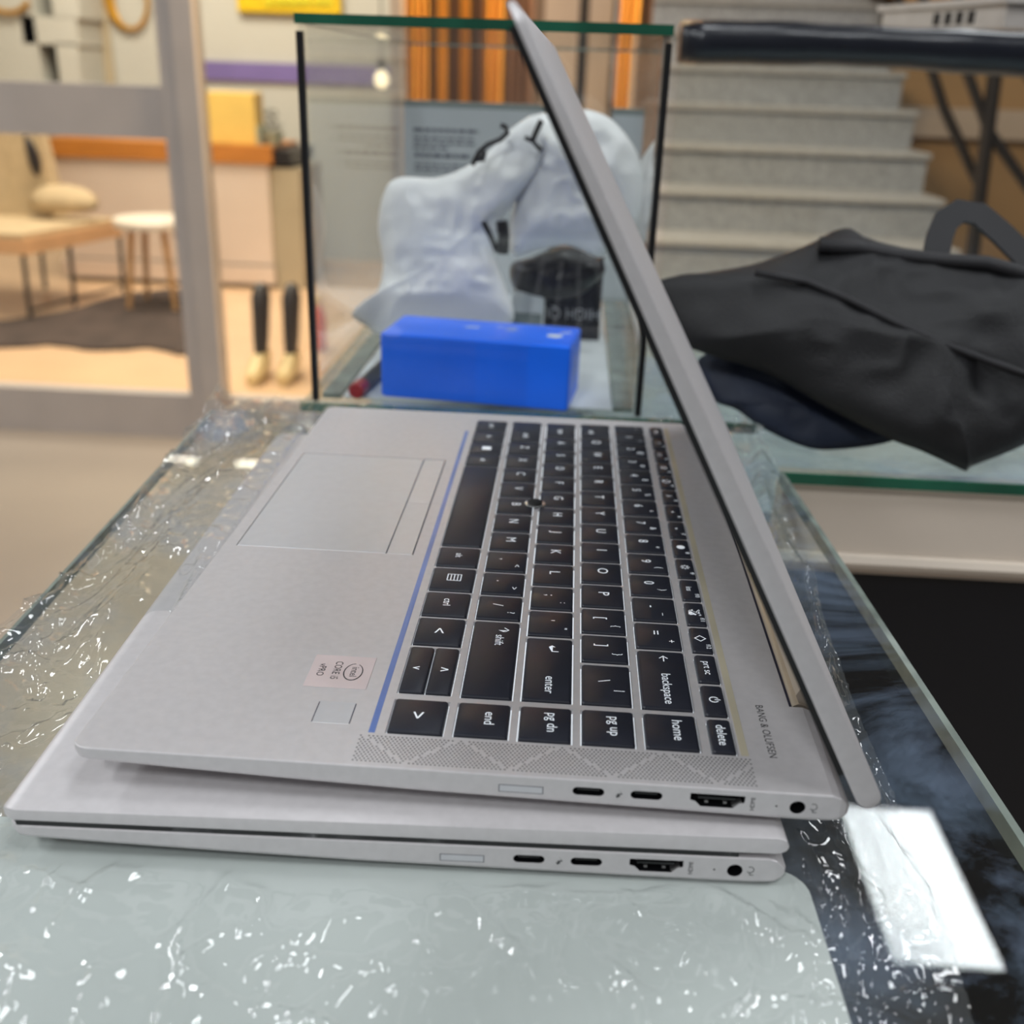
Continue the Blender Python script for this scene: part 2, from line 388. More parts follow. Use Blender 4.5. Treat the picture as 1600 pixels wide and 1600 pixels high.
MB().box(XP - 55, XP - 12, YS - 8, YS + 55, ZF, 2000).build('door_stile', 'frame_alu', sf)
MB().box(XP - 10, XP + 52, YS - 14, YS + 60, ZF, 2000).build('post', 'frame_alu', sf)
MB().box(XP + 52, XE0, YS, YS + 50, zb0, pY(420, 625, YS).z).build('bottom_rail', 'frame_alu', sf)
MB().box(XE0, XE1, YS - 10, YS + 70, ZF, 2000).build('end_post', 'peach_wall', sf)
MB().box(-3600, XP - 55, YS + 22, YS + 27, zb1, zm0).build('pane', 'shop_glass', sf)
MB().box(-3600, XP - 55, YS + 22, YS + 27, zm1, 2000).build('pane', 'shop_glass', sf)
MB().box(XP + 52, XE0, YS + 22, YS + 27, pY(420, 625, YS).z, 2000).build('pane', 'shop_glass', sf)

# ------------------------------------------------------------------ inside the shop
def on_floor(x, y): return pZ(x, y, ZF)
YK = 5300.0
a = pY(78, 218, YK); b = pY(425, 222, YK); ztop = pY(250, 222, YK).z; zmid = pY(250, 250, YK).z
k = thing('shop_counter', ((a.x + b.x) / 2, YK, ZF), 'white shop counter with an orange wooden edge behind the storefront', 'counter')
MB().box(a.x - 20, b.x, YK - 20, YK + 520, zmid, ztop).build('counter_top', 'wood_orange', k)
MB().box(a.x, b.x - 30, YK, YK + 500, ZF + 130, zmid).build('front_panel', 'white_laminate', k)
MB().box(a.x - 10, b.x - 20, YK - 25, YK, ZF + 30, ZF + 120).build('plinth_panel', 'white_laminate', k)
MB().box(a.x, b.x - 30, YK + 40, YK + 480, ZF, ZF + 130).build('plinth', 'beige_panel', k)
MB().box(b.x - 30, b.x + 130, YK + 20, YK + 500, ZF, zmid - 20).build('side_panel', 'beige_panel', k)
MB().box(b.x, b.x + 90, YK + 10, YK + 500, zmid, ztop - 20).build('counter_return', 'rail_metal', k)
q0 = pY(327, 213, YK + 60); q1 = pY(396, 145, YK + 60)
t = thing('yellow_carton', ((q0.x + q1.x) / 2, YK + 100, ztop), 'yellow carton standing on the shop counter', 'box')
MB().rbox(q0.x, q1.x, YK + 60, YK + 220, ztop, q1.z, 4).build('carton_body', 'yellow_card', t)
MB().box(q1.x, q1.x + 22, YK + 66, YK + 214, ztop, ztop + 90).build('carton_flap', 'pot_grey', t)
c = pY(425, 205, YK + 90)
t = thing('potted_plant', (c.x, YK + 120, ztop), 'small dark plant in a grey pot beside the yellow carton', 'plant')
MB().lathe([(38, 0), (52, 60), (54, 66), (46, 66)], (c.x, YK + 120, ztop), 16).build('pot', 'pot_grey', t, 30)
m = MB()
for i in range(26):
    a_ = rnd.uniform(0, 6.28); rr = rnd.uniform(0, 38); h = rnd.uniform(60, 165)
    p = Vector((c.x + rr * math.cos(a_), YK + 120 + rr * math.sin(a_), ztop + h)); w = Vector((math.cos(a_), math.sin(a_), 0)) * 26
    u_ = Vector((-math.sin(a_), math.cos(a_), 0.3)) * 12
    m.add([p - w * 0.4, p + u_, p + w + Vector((0, 0, 14)), p - u_], [(0, 1, 2, 3)])
m.build('foliage', 'plant_dark', t, recalc=False)
# round table
tb = on_floor(232, 488); YT = tb.y + 120
tz = pY(235, 352, YT).z; x0 = pY(180, 340, YT).x; x1 = pY(297, 340, YT).x; xc = (x0 + x1) / 2; R_ = (x1 - x0) / 2
t = thing('round_table', (xc, YT, ZF), 'small round white table on splayed wooden legs', 'table')
MB().lathe([(R_ - 6, 0), (R_, 8), (R_, 34), (R_ - 8, 42)], (xc, YT, tz - 6), 32).build('table_top', 'table_white', t, 30)
for sx, sy in ((-1, -1), (1, -1), (-1, 1), (1, 1)):
    MB().tube([(xc + sx * R_ * 0.42, YT + sy * R_ * 0.42, tz - 6), (xc + sx * R_ * 0.62, YT + sy * R_ * 0.62, ZF + 14)], [17, 12], 10).build('leg', 'wood_leg', t, 40)
# beige bench and its cushions
YB = 4300.0
bx1 = pY(190, 360, YB + 650).x
zs = pY(40, 372, YB).z
t = thing('bench', (pY(40, 400, YB).x, YB + 300, ZF), 'beige wooden bench on thin dark metal legs left of the round table', 'bench')
A = pY(-120, 400, YB); B = pY(42, 400, YB); Cc = pY(190, 350, YB + 650); D = pY(-60, 350, YB + 650)
def slab(mb, pts, z0, z1): return mb.hexa([(p.x, p.y, z0) for p in pts] + [(p.x, p.y, z1) for p in pts])
slab(MB(), (A, B, Cc, D), zs - 75, zs - 8).build('seat', 'seat_wood', t)
slab(MB(), (A + Vector((6, 6, 0)), B + Vector((-12, 8, 0)), Cc + Vector((-14, -14, 0)), D), zs - 8, zs + 14).build('seat_pad', 'beige_fabric', t)
MB().hexa([(D.x - 200, YB + 560, zs), (pY(78, 300, YB + 560).x, YB + 560, zs), (pY(78, 300, YB + 560).x + 20, YB + 680, zs), (D.x - 200, YB + 680, zs),
           (D.x - 200, YB + 600, zs + 440), (pY(62, 230, YB + 600).x, YB + 600, zs + 440), (pY(62, 230, YB + 600).x, YB + 690, zs + 440), (D.x - 200, YB + 690, zs + 440)]).build('backrest', 'beige_fabric', t)
for p, q in ((A, 0.3), (B, 0.08), (B.lerp(Cc, 0.45), 0), (Cc, 0.05), (D.lerp(Cc, 0.5), 0)):
    MB().tube([(p.x - 30, p.y + 25, zs - 75), (p.x - 40, p.y + 25, ZF + 14)], 11, 8).build('leg', 'rail_metal', t)
MB().tube([(B.x - 35, B.y + 30, zs - 330), (Cc.x - 35, Cc.y - 10, zs - 330)], 8, 8).build('stretcher', 'rail_metal', t)
pz = zs + 50
pc = pY(105, 330, YB + 500)
oo = [(pc.x - 170, YB + 480, pz + 20), (pc.x, YB + 450, pz + 6), (pc.x + 150, YB + 480, pz + 20), (pc.x + 130, YB + 540, pz + 80), (pc.x, YB + 560, pz + 110), (pc.x - 160, YB + 540, pz + 90)]
inflate(MB(), oo, (pc.x, YB + 505, pz + 55), (0, -0.6, 0.8), 55, 6, 4).build('seat_cushion', 'beige_fabric', None, 'all', label='soft beige cushion lying on the bench seat', cat='cushion')
hb = pY(48, 245, YB + 520)
oo = [(hb.x - 20, hb.y, hb.z + 95), (hb.x + 25, hb.y, hb.z + 60), (hb.x + 48, hb.y, hb.z - 30), (hb.x + 25, hb.y, hb.z - 90), (hb.x - 10, hb.y, hb.z - 50)]
inflate(MB(), oo, (hb.x + 12, hb.y, hb.z), (0, -1, 0), 18, 5, 4).build('hanging_pouch', 'boot_black', None, 'all', label='small black pouch hanging on the back of the bench', cat='pouch')
# rug
rp = [on_floor(x, y) for x, y in ((-160, 540), (0, 545), (90, 541), (150, 549), (230, 545), (312, 549), (330, 470), (300, 455), (200, 462), (100, 490), (-100, 520))]
m = MB(); L = smooth_loop([(p.x, p.y, 0) for p in rp], 5)
m.prism([(p.x + rnd.uniform(-14, 14), p.y + rnd.uniform(-14, 14)) for p in L], ZF, ZF + 14).build('rug', 'rug_brown', label='dark brown shaggy rug on the shop floor', cat='rug')
# boots
def boot(px, lab):
    p = on_floor(*px)
    t = thing('boot', (p.x, p.y, ZF), lab, 'boot', 'pair of boots behind the storefront')
    X, Y = p.x, p.y
    prof = [(24, 40, 95, -20), (30, 44, 150, -6), (33, 46, 230, 10), (36, 48, 300, 20), (26, 34, 340, 30), (12, 16, 352, 34)]
    MB().loft([[(X + a * math.cos(i * math.pi / 6), Y + 40 + b * math.sin(i * math.pi / 6) + o, ZF + z) for i in range(12)] for a, b, z, o in prof]).build('shaft', 'boot_black', t, 50)
    pr = [(18, -130, 20, 26), (32, -100, 26, 30), (36, -50, 38, 40), (34, 0, 52, 58), (30, 40, 62, 66), (22, 82, 58, 62)]
    MB().loft([[(X + a * math.cos(i * math.pi / 6), Y + yy, ZF + max(0, zc + h * math.sin(i * math.pi / 6))) for i in range(12)] for a, yy, zc, h in pr]).build('foot', 'boot_cream', t, 50)
boot((408, 590), 'left boot, pale toe and dark shaft, behind the storefront')
boot((455, 590), 'right boot, pale toe and dark shaft, behind the storefront')
p = on_floor(486, 560)
t = thing('orange_bottle', (p.x, p.y + 150, ZF), 'orange bottle on the shop floor beside the boots', 'bottle')
MB().lathe([(26, 0), (34, 8), (34, 150), (20, 180), (14, 190)], (p.x, p.y + 150, ZF), 14).build('bottle_body', 'orange_plastic', t, 40)
MB().lathe([(16, 190), (17, 192), (17, 225), (14, 228)], (p.x, p.y + 150, ZF), 12).build('bottle_cap', 'boot_cream', t, 40)
# wall things
YW = 6290.0; YD = 5950.0
def wallbox(x0, y0, x1, y1, d0, d1, Y=YW): return MB().box(*bar(x0, y0, x1, y1, Y, d0, d1))
wallbox(318, 124, 640, 106, -14, 8).build('wall_stripe', 'purple_paint', label='purple stripe painted along the shop wall', cat='stripe')
g = bar(374, 19, 532, -70, YW, -40, 8)
t = thing('shop_sign', ((g[0] + g[1]) / 2, YW, g[4]), 'yellow lettered sign board above the purple stripe', 'sign')
MB().rbox(*g, 6).build('board', 'yellow_sign', t)
m = MB()
for i, xx in enumerate((420, 437, 452, 466, 480, 497, 512)):
    q = pY(xx, 9, YW - 48); w = 22
    m.box(q.x - w, q.x + w, YW - 46, YW - 40, q.z, q.z + 16)
    m.box(q.x - w, q.x - w + 14, YW - 46, YW - 40, q.z, q.z + 150); m.box(q.x + w - 14, q.x + w, YW - 46, YW - 40, q.z, q.z + 150)
m.build('lettering', 'sign_letter', t)
# gold ring emblem
c = pY(200, -2, YW - 20); rx = abs(pY(228, 0, YW - 20).x - pY(168, 0, YW - 20).x) / 2; rz = abs(pY(200, 45, YW - 20).z - c.z)
m = MB(); rings = []
for i in range(48):
    a_ = 2 * math.pi * i / 48; th = 13 + 20 * max(0, math.cos(a_ - math.pi * 1.03)) ** 2
    q = Vector((c.x + rx * math.cos(a_), YW - 22, c.z + rz * math.sin(a_))); o = Vector((math.cos(a_), 0, math.sin(a_)))
    rings.append([tuple(q + o * th * math.cos(j * math.pi / 4) + Vector((0, 12, 0)) * math.sin(j * math.pi / 4)) for j in range(8)])
m.loft(rings + [rings[0]], cap=False).build('ring_emblem', 'gold', None, 40, label='large gold ring shaped emblem on the shop wall', cat='emblem')
c2 = pY(8, -12, YD - 30)
m = MB().tube([(c2.x + 142 * math.cos(a_), YD - 30, c2.z + 120 * math.sin(a_) + 20) for a_ in [math.radians(d) for d in range(190, 340, 10)]], 14, 8)
m.build('curved_emblem', 'gold', None, 40, label='thin curved gold emblem at the upper left of the shop wall', cat='emblem')
g = bar(46, 24, 84, -60, YW, -20, 8)
t = thing('wall_picture', ((g[0] + g[1]) / 2, YW, g[4]), 'purple and pink picture beside the curved gold emblem', 'picture')
MB().box(g[0], g[1], g[2], g[3], g[4] + 85, g[5]).build('picture_top', 'purple_paint', t)
MB().box(g[0], g[1], g[2], g[3], g[4], g[4] + 85).build('picture_foot', 'pink_picture', t)
# white display shelf with two open cells
YD = 5950.0
t = thing('display_shelf', (pY(40, 120, YD).x, YD, ZF), 'white wall shelf unit with open cells at the left of the shop', 'shelf')
def sb(x0, y0, x1, y1, nm='board', d0=0, d1=330, mt='wall_paint'):
    MB().box(*bar(x0, y0, x1, y1, YD, d0, d1)).build(nm, mt, t)
sb(-60, 140, 38, -80); sb(38, 68, 118, 27); sb(96, 140, 120, 68); sb(84, 27, 112, -80, 'board'); sb(38, 140, 96, 132)
MB().box(*bar(38, 140, 118, -80, YD, 322, 335)).build('back_panel', 'beige_panel', t)
q = pY(50, 130, YD + 60)
MB().lathe([(20, 0), (34, 12), (36, 55), (22, 74)], (q.x, YD + 60, q.z), 14).build('dark_jar', 'boot_black', None, 40, label='small dark jar in the lower cell of the wall shelf', cat='jar')

# ------------------------------------------------------------------ curtains and wall strips behind the glass box
YO = 3050.0
t = thing('orange_curtain', (pY(700, 100, YO).x, YO, ZF), 'orange and brown hanging curtain strips behind the glass box', 'curtain')
for x0, x1, mt in ((627, 641, 'orange_cloth'), (642, 672, 'orange_cloth'), (674, 681, 'brown_cloth'), (682, 699, 'orange_cloth'), (700, 717, 'brown_cloth'), (718, 733, 'orange_cloth'), (734, 754, 'brown_cloth'), (755, 786, 'orange_cloth'), (787, 830, 'brown_cloth'), (962, 993, 'orange_cloth'), (994, 1012, 'brown_cloth')):
    a_ = pY(x0, 120, YO).x; b_ = pY(x1, 120, YO).x; n = 14; w = b_ - a_
    top = [(a_ + w * i / n, YO + 22 * math.sin(i * 1.35), 1500) for i in range(n + 1)]
    low = [(a_ + w * i / n + w * 0.06 * math.sin(i), YO + 30 * math.sin(i * 1.35 + 0.3), -500) for i in range(n + 1)]
    ring = lambda P: P + [(x, y + 9, z) for x, y, z in P[::-1]]
    MB().loft([ring(low), ring(top)]).build('drape', mt, t, 60)
MB().tube([(pY(610, 0, YO).x, YO, 1510), (pY(1030, 0, YO).x, YO, 1510)], 18, 10).build('curtain_rod', 'rail_metal', t)
g = bar(840, 300, 965, -90, 5800, 0, 60)
struct('trim_3', MB().box(g[0], g[1], g[2], g[3], ZF, 2000), 'peach_wall')
xq = pY(908, 100, 4300).x
struct('trim_4', MB().box(xq - 18, xq + 22, 4280, 4330, ZF, 1500), 'rail_metal')
for i, (xx, yy, YY) in enumerate(((806, 106, 3900), (597, 125, 3400))):
    q = pY(xx, yy, YY)
    t = thing('pendant_lamp', (q.x, YY, q.z), ('round glowing pendant bulb seen through the glass box near the lid', 'glowing pendant bulb seen through the left of the glass box')[i], 'lamp')
    MB().lathe([(4, -26), (20, -16), (25, 0), (19, 18), (9, 30)], (q.x, YY, q.z), 14).build('bulb', 'bulb_warm', t, 60)
    MB().lathe([(10, 30), (13, 32), (11, 62), (4, 66)], (q.x, YY, q.z), 12).build('socket', 'rail_metal', t, 40)
    MB().tube([(q.x, YY, q.z + 62), (q.x, YY, 2000)], 2.5, 6).build('cable', 'rail_metal', t)

# ------------------------------------------------------------------ staircase
Y0, Z0 = 3950.0, -410.0
xl = pY(1030, 300, Y0).x - 160; xr = pY(1500, 300, Y0).x + 40
st = thing('staircase', ((xl + xr) / 2, Y0 - 3 * 280, ZF), 'wide grey granite staircase climbing away behind the black rail', 'staircase')
for k in range(-3, 10):
    y_, z_ = Y0 + 280 * k, Z0 + 160 * k
    MB().box(xl, xr, y_ + 12, y_ + 300, max(ZF, z_ - 330), z_ - 26).build('riser', 'granite', st)
    MB().rbox(xl, xr + 10, y_ - 12, y_ + 296, z_ - 26, z_, 5).build('tread', 'granite_edge', st)
struct('trim_5', MB().box(xr + 10, xr + 1500, Y0 + 1500, Y0 + 1560, ZF, 2000), 'wall_tan')
struct('trim_6', MB().box(xr + 60, xr + 1500, Y0 + 1440, Y0 + 1500, -60, 80), 'peach_wall')
rl = thing('stair_railing', (xr, Y0 - 600, ZF), 'dark metal stair railing with crossed bars at the right', 'railing')
YR = 3300.0
def strut(pts, r, nm='strut', Y=YR):
    MB().tube([pY(x, y, Y) for x, y in pts], r, 8).build(nm, 'rail_metal', rl)
strut([(1562, 60), (1545, 190), (1528, 330), (1505, 500)], 24, 'post')
strut([(1492, 60), (1545, 205)], 17); strut([(1545, 205), (1640, 340)], 17)
strut([(1440, 60), (1475, 170), (1530, 290)], 17, 'strut', 3420); strut([(1575, 60), (1640, 180)], 15, 'strut', 3420)
strut([(1380, -60), (1410, 20), (1440, 70)], 18, 'strut', 3420); strut([(1420, -60), (1470, 70)], 15); strut([(1470, -60), (1520, 40)], 13)

# ------------------------------------------------------------------ black padded rail of the showcase behind, its glass and the white device on top
YQ = 900.0
zr0 = pY(1300, 108, YQ).z; zr1 = pY(1300, 40, YQ).z; xl0 = pY(1062, 70, YQ).x
t = thing('showcase', (xl0 + 350, YQ, ZF), 'tall glass showcase with a padded black top rail behind the black bag', 'showcase')
h = (zr1 - zr0) / 2; zc_ = (zr0 + zr1) / 2
m = MB(); rings = []
for i in range(41):
    x = xl0 + i * 22; w = 1 + 0.05 * math.sin(i * 0.55) + 0.03 * math.sin(i * 1.7)
    dz = 2.0 * math.sin(i * 0.23)
    rings.append([(x, YQ + 26 * math.cos(a_) * w, zc_ + dz + h * w * (abs(math.sin(a_)) ** 0.7) * (1 if math.sin(a_) > 0 else -1)) for a_ in [2 * math.pi * j / 20 for j in range(20)]])
m.loft(rings).build('padded_rail', 'black_vinyl', t, 'all')
MB().box(xl0, xl0 + 880, YQ - 2, YQ + 3, ZF + 120, zr0 + 6).build('front_pane', 'shop_glass', t)
MB().box(xl0, xl0 + 880, YQ - 20, YQ + 300, ZF, ZF + 120).build('base', 'black_panel', t)
q = pY(1450, 42, 985); q1 = pY(1560, 36, 940)
t = thing('white_device', (q1.x + 90, 1010, zr1), 'white vented device standing on the black padded rail', 'device')
zt = pY(1560, 6, 940).z
MB().hexa([(q1.x, 925, zr1 + 4), (q1.x + 260, 925, zr1 + 4), (q1.x + 200, 1130, zr1 + 4), (q1.x - 70, 1110, zr1 + 4),
           (q1.x, 925, zt), (q1.x + 260, 925, zt), (q1.x + 200, 1130, zt), (q1.x - 70, 1110, zt)]).build('case', 'device_white', t)
MB().hexa([(q1.x - 4, 919, zt), (q1.x + 266, 919, zt), (q1.x + 204, 1136, zt), (q1.x - 76, 1116, zt),
           (q1.x - 4, 919, zt + 6), (q1.x + 266, 919, zt + 6), (q1.x + 204, 1136, zt + 6), (q1.x - 76, 1116, zt + 6)]).build('lid', 'device_white', t)
for i in range(4):
    f0 = 0.22 + i * 0.09; yy = 925 + 185 * f0; xx = q1.x - 70 * f0
    MB().hexa([(xx - 1.2, yy, zt - 17), (xx, yy, zt - 17), (xx - 3.6, yy + 8, zt - 17), (xx - 4.8, yy + 8, zt - 17),
               (xx - 1.2, yy, zt - 5), (xx, yy, zt - 5), (xx - 3.6, yy + 8, zt - 5), (xx - 4.8, yy + 8, zt - 5)]).build('vent_slot', 'slot_dark', t)

# ================================================================== COUNTERS
RC = Matrix.Translation((0.264, 0.022, 0)) @ Matrix.Rotation(math.radians(3.1), 4, 'Z')
def rc(x, y, z): v = RC @ Vector((x * S, y * S, z * S)); return (v.x / S, v.y / S, v.z / S)
def rcbox(x0, x1, y0, y1, z0, z1):
    return MB().hexa([rc(*p) for p in ((x0, y0, z0), (x1, y0, z0), (x1, y1, z0), (x0, y1, z0), (x0, y0, z1), (x1, y0, z1), (x1, y1, z1), (x0, y1, z1))])
t = thing('glass_counter', rc(-165, 200, ZF), 'narrow glass topped display counter under the two laptops', 'counter')
rcbox(-333, -0.6, -420, 374, ZC - 6, ZC).build('glass_top', 'counter_glass', t)
rcbox(-0.6, 2.0, -420, 296, ZC - 6.0, ZC - 0.1).build('right_edge', 'glass_edge_pale', t)
rcbox(-334.5, -333, -420, 374, ZC - 6, ZC - 0.1).build('left_edge', 'glass_edge_pale', t)
for lx_, ly_ in ((-165, -360), (-165, 120)): rcbox(lx_ - 25, lx_ + 25, ly_ - 25, ly_ + 25, ZF + 80, ZC - 6).build('leg', 'rail_metal', t)
rcbox(-330, 0, -410, 345, ZF, ZF + 80).build('plinth', 'black_panel', t)

XA0, XA1, YA = 250.0, 1100.0, 317.0
t = thing('side_counter', (600, 520, ZF), 'cream and black side counter with a green edged glass top', 'counter')
MB().box(XA0 - 2, XA1, YA + 2, 870, ZC - 6, ZC).build('glass_top', 'counter_glass', t)
MB().box(-40, XA0 - 2, 404, 870, ZC - 6, ZC).build('glass_top', 'counter_glass', t)
MB().box(-41, XA0 - 2, 401.5, 404, ZC - 6, ZC - 0.1).build('back_edge', 'glass_edge', t)
MB().box(XA0 - 2, XA1, YA, YA + 2, ZC - 6, ZC - 0.1).build('front_edge', 'glass_edge', t)
MB().box(XA0 + 2, XA1, YA + 6, YA + 26, ZC - 48, ZC - 6.2).build('fascia', 'cream_panel', t)
m = MB(); prof = [(0, 0), (-5, -1), (-7, -5), (-5, -9), (0, -10), (4, -13), (4, -16), (14, -16), (14, 0)]
m.prism(prof, XA0 + 2, XA1, lambda a_, b_, c_: (c_, YA + 8 + a_, ZC - 48 + b_)).build('moulding', 'cream_panel', t)
MB().box(XA0 + 2, XA1, YA + 14, YA + 30, ZF, ZC - 64).build('front_panel', 'black_panel', t)
MB().box(-36, XA1, 410, 860, ZC - 70, ZC - 62).build('inner_shelf', 'paper_white', t)

# ================================================================== GLASS BOX AND WHAT IT HOLDS
bx0, bx1, by0, by1, bzt = -33.0, 175.0, 408.0, 806.0, 190.0
t = thing('glass_box', ((bx0 + bx1) / 2, 600, ZC), 'clear glass display box with green top edge and black taped corners', 'display box')
MB().box(bx0, bx1, by0, by0 + 4, ZC, bzt).build('front_pane', 'box_glass', t)
MB().box(bx0, bx1, by1 - 4, by1, ZC, bzt).build('back_pane', 'box_glass', t)
MB().box(bx0, bx0 + 4, by0 + 4, by1 - 4, ZC, bzt).build('side_pane', 'box_glass', t)
MB().box(bx1 - 4, bx1, by0 + 4, by1 - 4, ZC, bzt).build('side_pane', 'box_glass', t)
MB().box(bx0 - 1, bx1 + 1, by0 - 1, by1 + 2, bzt, bzt + 5).build('top_pane', 'box_glass', t)
MB().box(bx0 - 1.2, bx1 + 1.2, by0 - 3, by0 - 1, bzt - 0.3, bzt + 5.2).build('top_edge', 'glass_edge', t)
MB().box(bx0, bx1, by1 + 2, by1 + 4, bzt - 1, bzt + 5).build('top_back_edge', 'glass_edge_pale', t)
for xx in (bx0 - 1.0, bx1 - 2.8):
    MB().box(xx, xx + 3.8, by0 - 1.2, by0 + 3, ZC, bzt - 4).build('corner_tape', 'black_tape', t)
for xx in (bx0 + 4, bx1 - 16):
    MB().box(xx, xx + 12, by0 + 6, by1 - 6, ZC + 0.2, ZC + 3).build('bottom_strip', 'glass_edge_pale', t)
MB().box(bx0 + 17, bx1 - 17, by0 + 8, by1 - 10, ZC + 0.2, ZC + 1.2).build('floor_liner', 'paper_white', t)
zl = ZC + 1.2
# blue carton
e0 = pZ(602, 626, zl); e1 = pZ(886, 644, zl)
W_ = 122.0; ux = Vector((math.cos(math.radians(-7)), math.sin(math.radians(-7)), 0)); e0 = e1 - ux * W_; uy = Vector((-ux.y, ux.x, 0)); H_ = 42.0; D_ = 54.0
F = Matrix.Translation(e0 * S) @ Matrix(((ux.x, uy.x, 0, 0), (ux.y, uy.y, 0, 0), (0, 0, 1, 0), (0, 0, 0, 1)))
t = thing('blue_carton', (W_ / 2, D_ / 2, 0), 'bright blue retail carton lying inside the glass box', 'box', frame=F)
MB().rbox(0, W_, 0, D_, 0, H_, 1.2).build('carton_body', 'blue_card', t)
def blob(mb, pts, f): return mb.prism(pts, 0, 0.25, f)
top = lambda a_, b_, c_: (a_, b_, H_ + c_)
m = MB()
for cx, cy, w, hh in ((52, 32, 9, 5), (70, 38, 5, 3), (78, 32, 6, 5), (77, 39, 7, 3)): blob(m, [(cx - w / 2, cy - hh / 2), (cx + w / 2, cy - hh / 2), (cx + w / 2 + 2, cy + hh / 2), (cx - w / 2 + 2, cy + hh / 2)], top)
m.build('top_print', 'blue_print', t)
m = MB(); blob(m, [(104, 22), (110, 20), (114, 24), (112, 29), (106, 29), (103, 26)], top); blob(m, [(112, 33), (118, 36), (117, 38), (111, 35)], top); m.build('top_emblem', 'paper_white', t)
m = MB(); rside = lambda a_, b_, c_: (W_ + c_, a_, b_)
for i in range(4): blob(m, [(20 + i * 5, 10 + i * 2), (23 + i * 5, 10 + i * 2), (25 + i * 5, 30 + i), (22 + i * 5, 30 + i)], rside)
m.build('side_print', 'blue_print', t)
# marker with red cap
r0 = pZ(556, 624, zl); r0.z = zl + 5.2; r1 = pZ(592, 590, zl); r1.z = zl + 5.2
t = thing('marker_pen', ((r0.x + r1.x) / 2, (r0.y + r1.y) / 2, zl), 'dark marker pen with a red cap left of the blue carton', 'pen')
dv = (r1 - r0).normalized()
MB().tube([r0, r0 + dv * 1.0, r0 + dv * 14], [4.4, 5.1, 5.1], 18).build('cap', 'red_plastic', t, 30)
MB().tube([r0 + dv * 14, r0 + dv * 15, r1 + dv * 20, r1 + dv * 24], [5.0, 4.7, 4.7, 3], 18).build('barrel', 'black_card', t, 30)
# grey printed carton at the back
yg = 770.0
c0 = pY(632, 272, yg); c1 = pY(905, 176, yg)
t = thing('grey_carton', ((c0.x + c1.x) / 2, yg, zl), 'tall grey carton with printed lines at the back of the glass box', 'box')
MB().box(c0.x, c1.x, yg, yg + 18, zl, c1.z).build('carton_body', 'grey_card', t)
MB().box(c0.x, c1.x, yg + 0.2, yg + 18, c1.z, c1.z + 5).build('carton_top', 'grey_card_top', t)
m = MB()
for i, (yy, xx0, xx1, hh) in enumerate(((205, 646, 748, 5), (216, 646, 740, 3), (224, 646, 744, 3), (232, 646, 700, 3), (245, 648, 736, 6), (258, 648, 735, 3), (266, 648, 728, 3))):
    x = pY(xx0, yy, yg).x; xe = pY(xx1, yy, yg).x; z = pY(xx0, yy, yg).z
    while x < xe:
        w = rnd.uniform(3, 9); m.box(x, min(x + w, xe), yg - 0.3, yg, z, z + hh * 0.62); x += w + 1.6
m.build('printed_lines', 'card_print', t)
c0 = pY(985, 330, yg); c1 = pY(1046, 182, yg)
t = thing('green_grey_carton', ((c0.x + c1.x) / 2, yg, zl), 'narrow green grey carton at the right back of the glass box', 'box')
MB().box(c0.x - 2, bx1 - 18, yg - 10, yg + 16, zl, c1.z).build('carton_body', 'grey_card', t)
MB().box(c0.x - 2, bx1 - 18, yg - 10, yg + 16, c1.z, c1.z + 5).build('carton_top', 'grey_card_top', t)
# black carton with upside-down lettering
yb = 600.0
c0 = pY(848, 545, yb); c1 = pY(936, 404, yb)
t = thing('black_carton', ((c0.x + c1.x) / 2, yb + 20, zl), 'black carton with white upside down lettering behind the blue carton', 'box')
MB().box(c0.x, c1.x, yb, yb + 60, zl, c1.z).build('carton_body', 'black_card', t)
MB().box(c1.x, c1.x + 4, yb + 0.5, yb + 60, zl, c1.z).build('carton_side', 'black_tape', t)
q = pY(890, 489, yb)
o = put('lettering', text_mesh('HIGH QU', 12.5, 'white_print', 0, 0.92), t)
o.matrix_basis = T(q.x, yb - 0.4, q.z) @ SIDE @ Matrix.Rotation(math.pi, 4, 'Z')
# dark cloth pouch
yb = 570.0
oo = [pY(x, y, yb) for x, y in ((800, 412), (830, 402), (862, 388), (888, 384), (930, 400), (945, 425), (905, 462), (860, 468), (815, 462), (798, 440))]
inflate(MB(), oo, pY(865, 430, yb), (0, -1, 0), 16, 10, 5, 5, 0.05).build('cloth_pouch', 'black_card', None, 'all', label='black cloth pouch hanging below the white plastic bag', cat='pouch')
c0 = pY(798, 500, 560); c1 = pY(850, 458, 560)
t = thing('small_white_carton', ((c0.x + c1.x) / 2, 570, zl), 'small white carton between the blue carton and the black pouch', 'box')
MB().rbox(c0.x, c1.x, 560, 590, zl, c1.z, 1).build('carton_body', 'paper_white', t)
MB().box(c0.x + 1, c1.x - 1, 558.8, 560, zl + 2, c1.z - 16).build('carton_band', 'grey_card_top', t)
# white plastic bag
yp = 520.0
t = thing('plastic_bag', (60, yp + 10, zl), 'crumpled white plastic carrier bag with black drawstring inside the glass box', 'bag')
oo = [pY(x, y, yp) for x, y in ((549, 490), (582, 468), (598, 420), (590, 355), (600, 300), (624, 277), (690, 276), (752, 245), (800, 200), (838, 180), (856, 214), (845, 262), (812, 305), (783, 345), (772, 395), (793, 455), (802, 500), (760, 512), (690, 508), (600, 522), (572, 510))]
inflate(MB(), oo, pY(705, 410, yp), (0, -1, 0.5), 17, 22, 6, 6, 0.035, 0.5, 2.3).build('bag_body', 'white_polythene', t, 'all')
oo = [pY(x, y, yp + 14) for x, y in ((822, 188), (880, 172), (930, 174), (968, 198), (1000, 250), (1004, 310), (986, 366), (958, 388), (935, 402), (890, 384), (850, 388), (806, 402), (796, 380), (800, 330), (815, 290), (835, 240))]
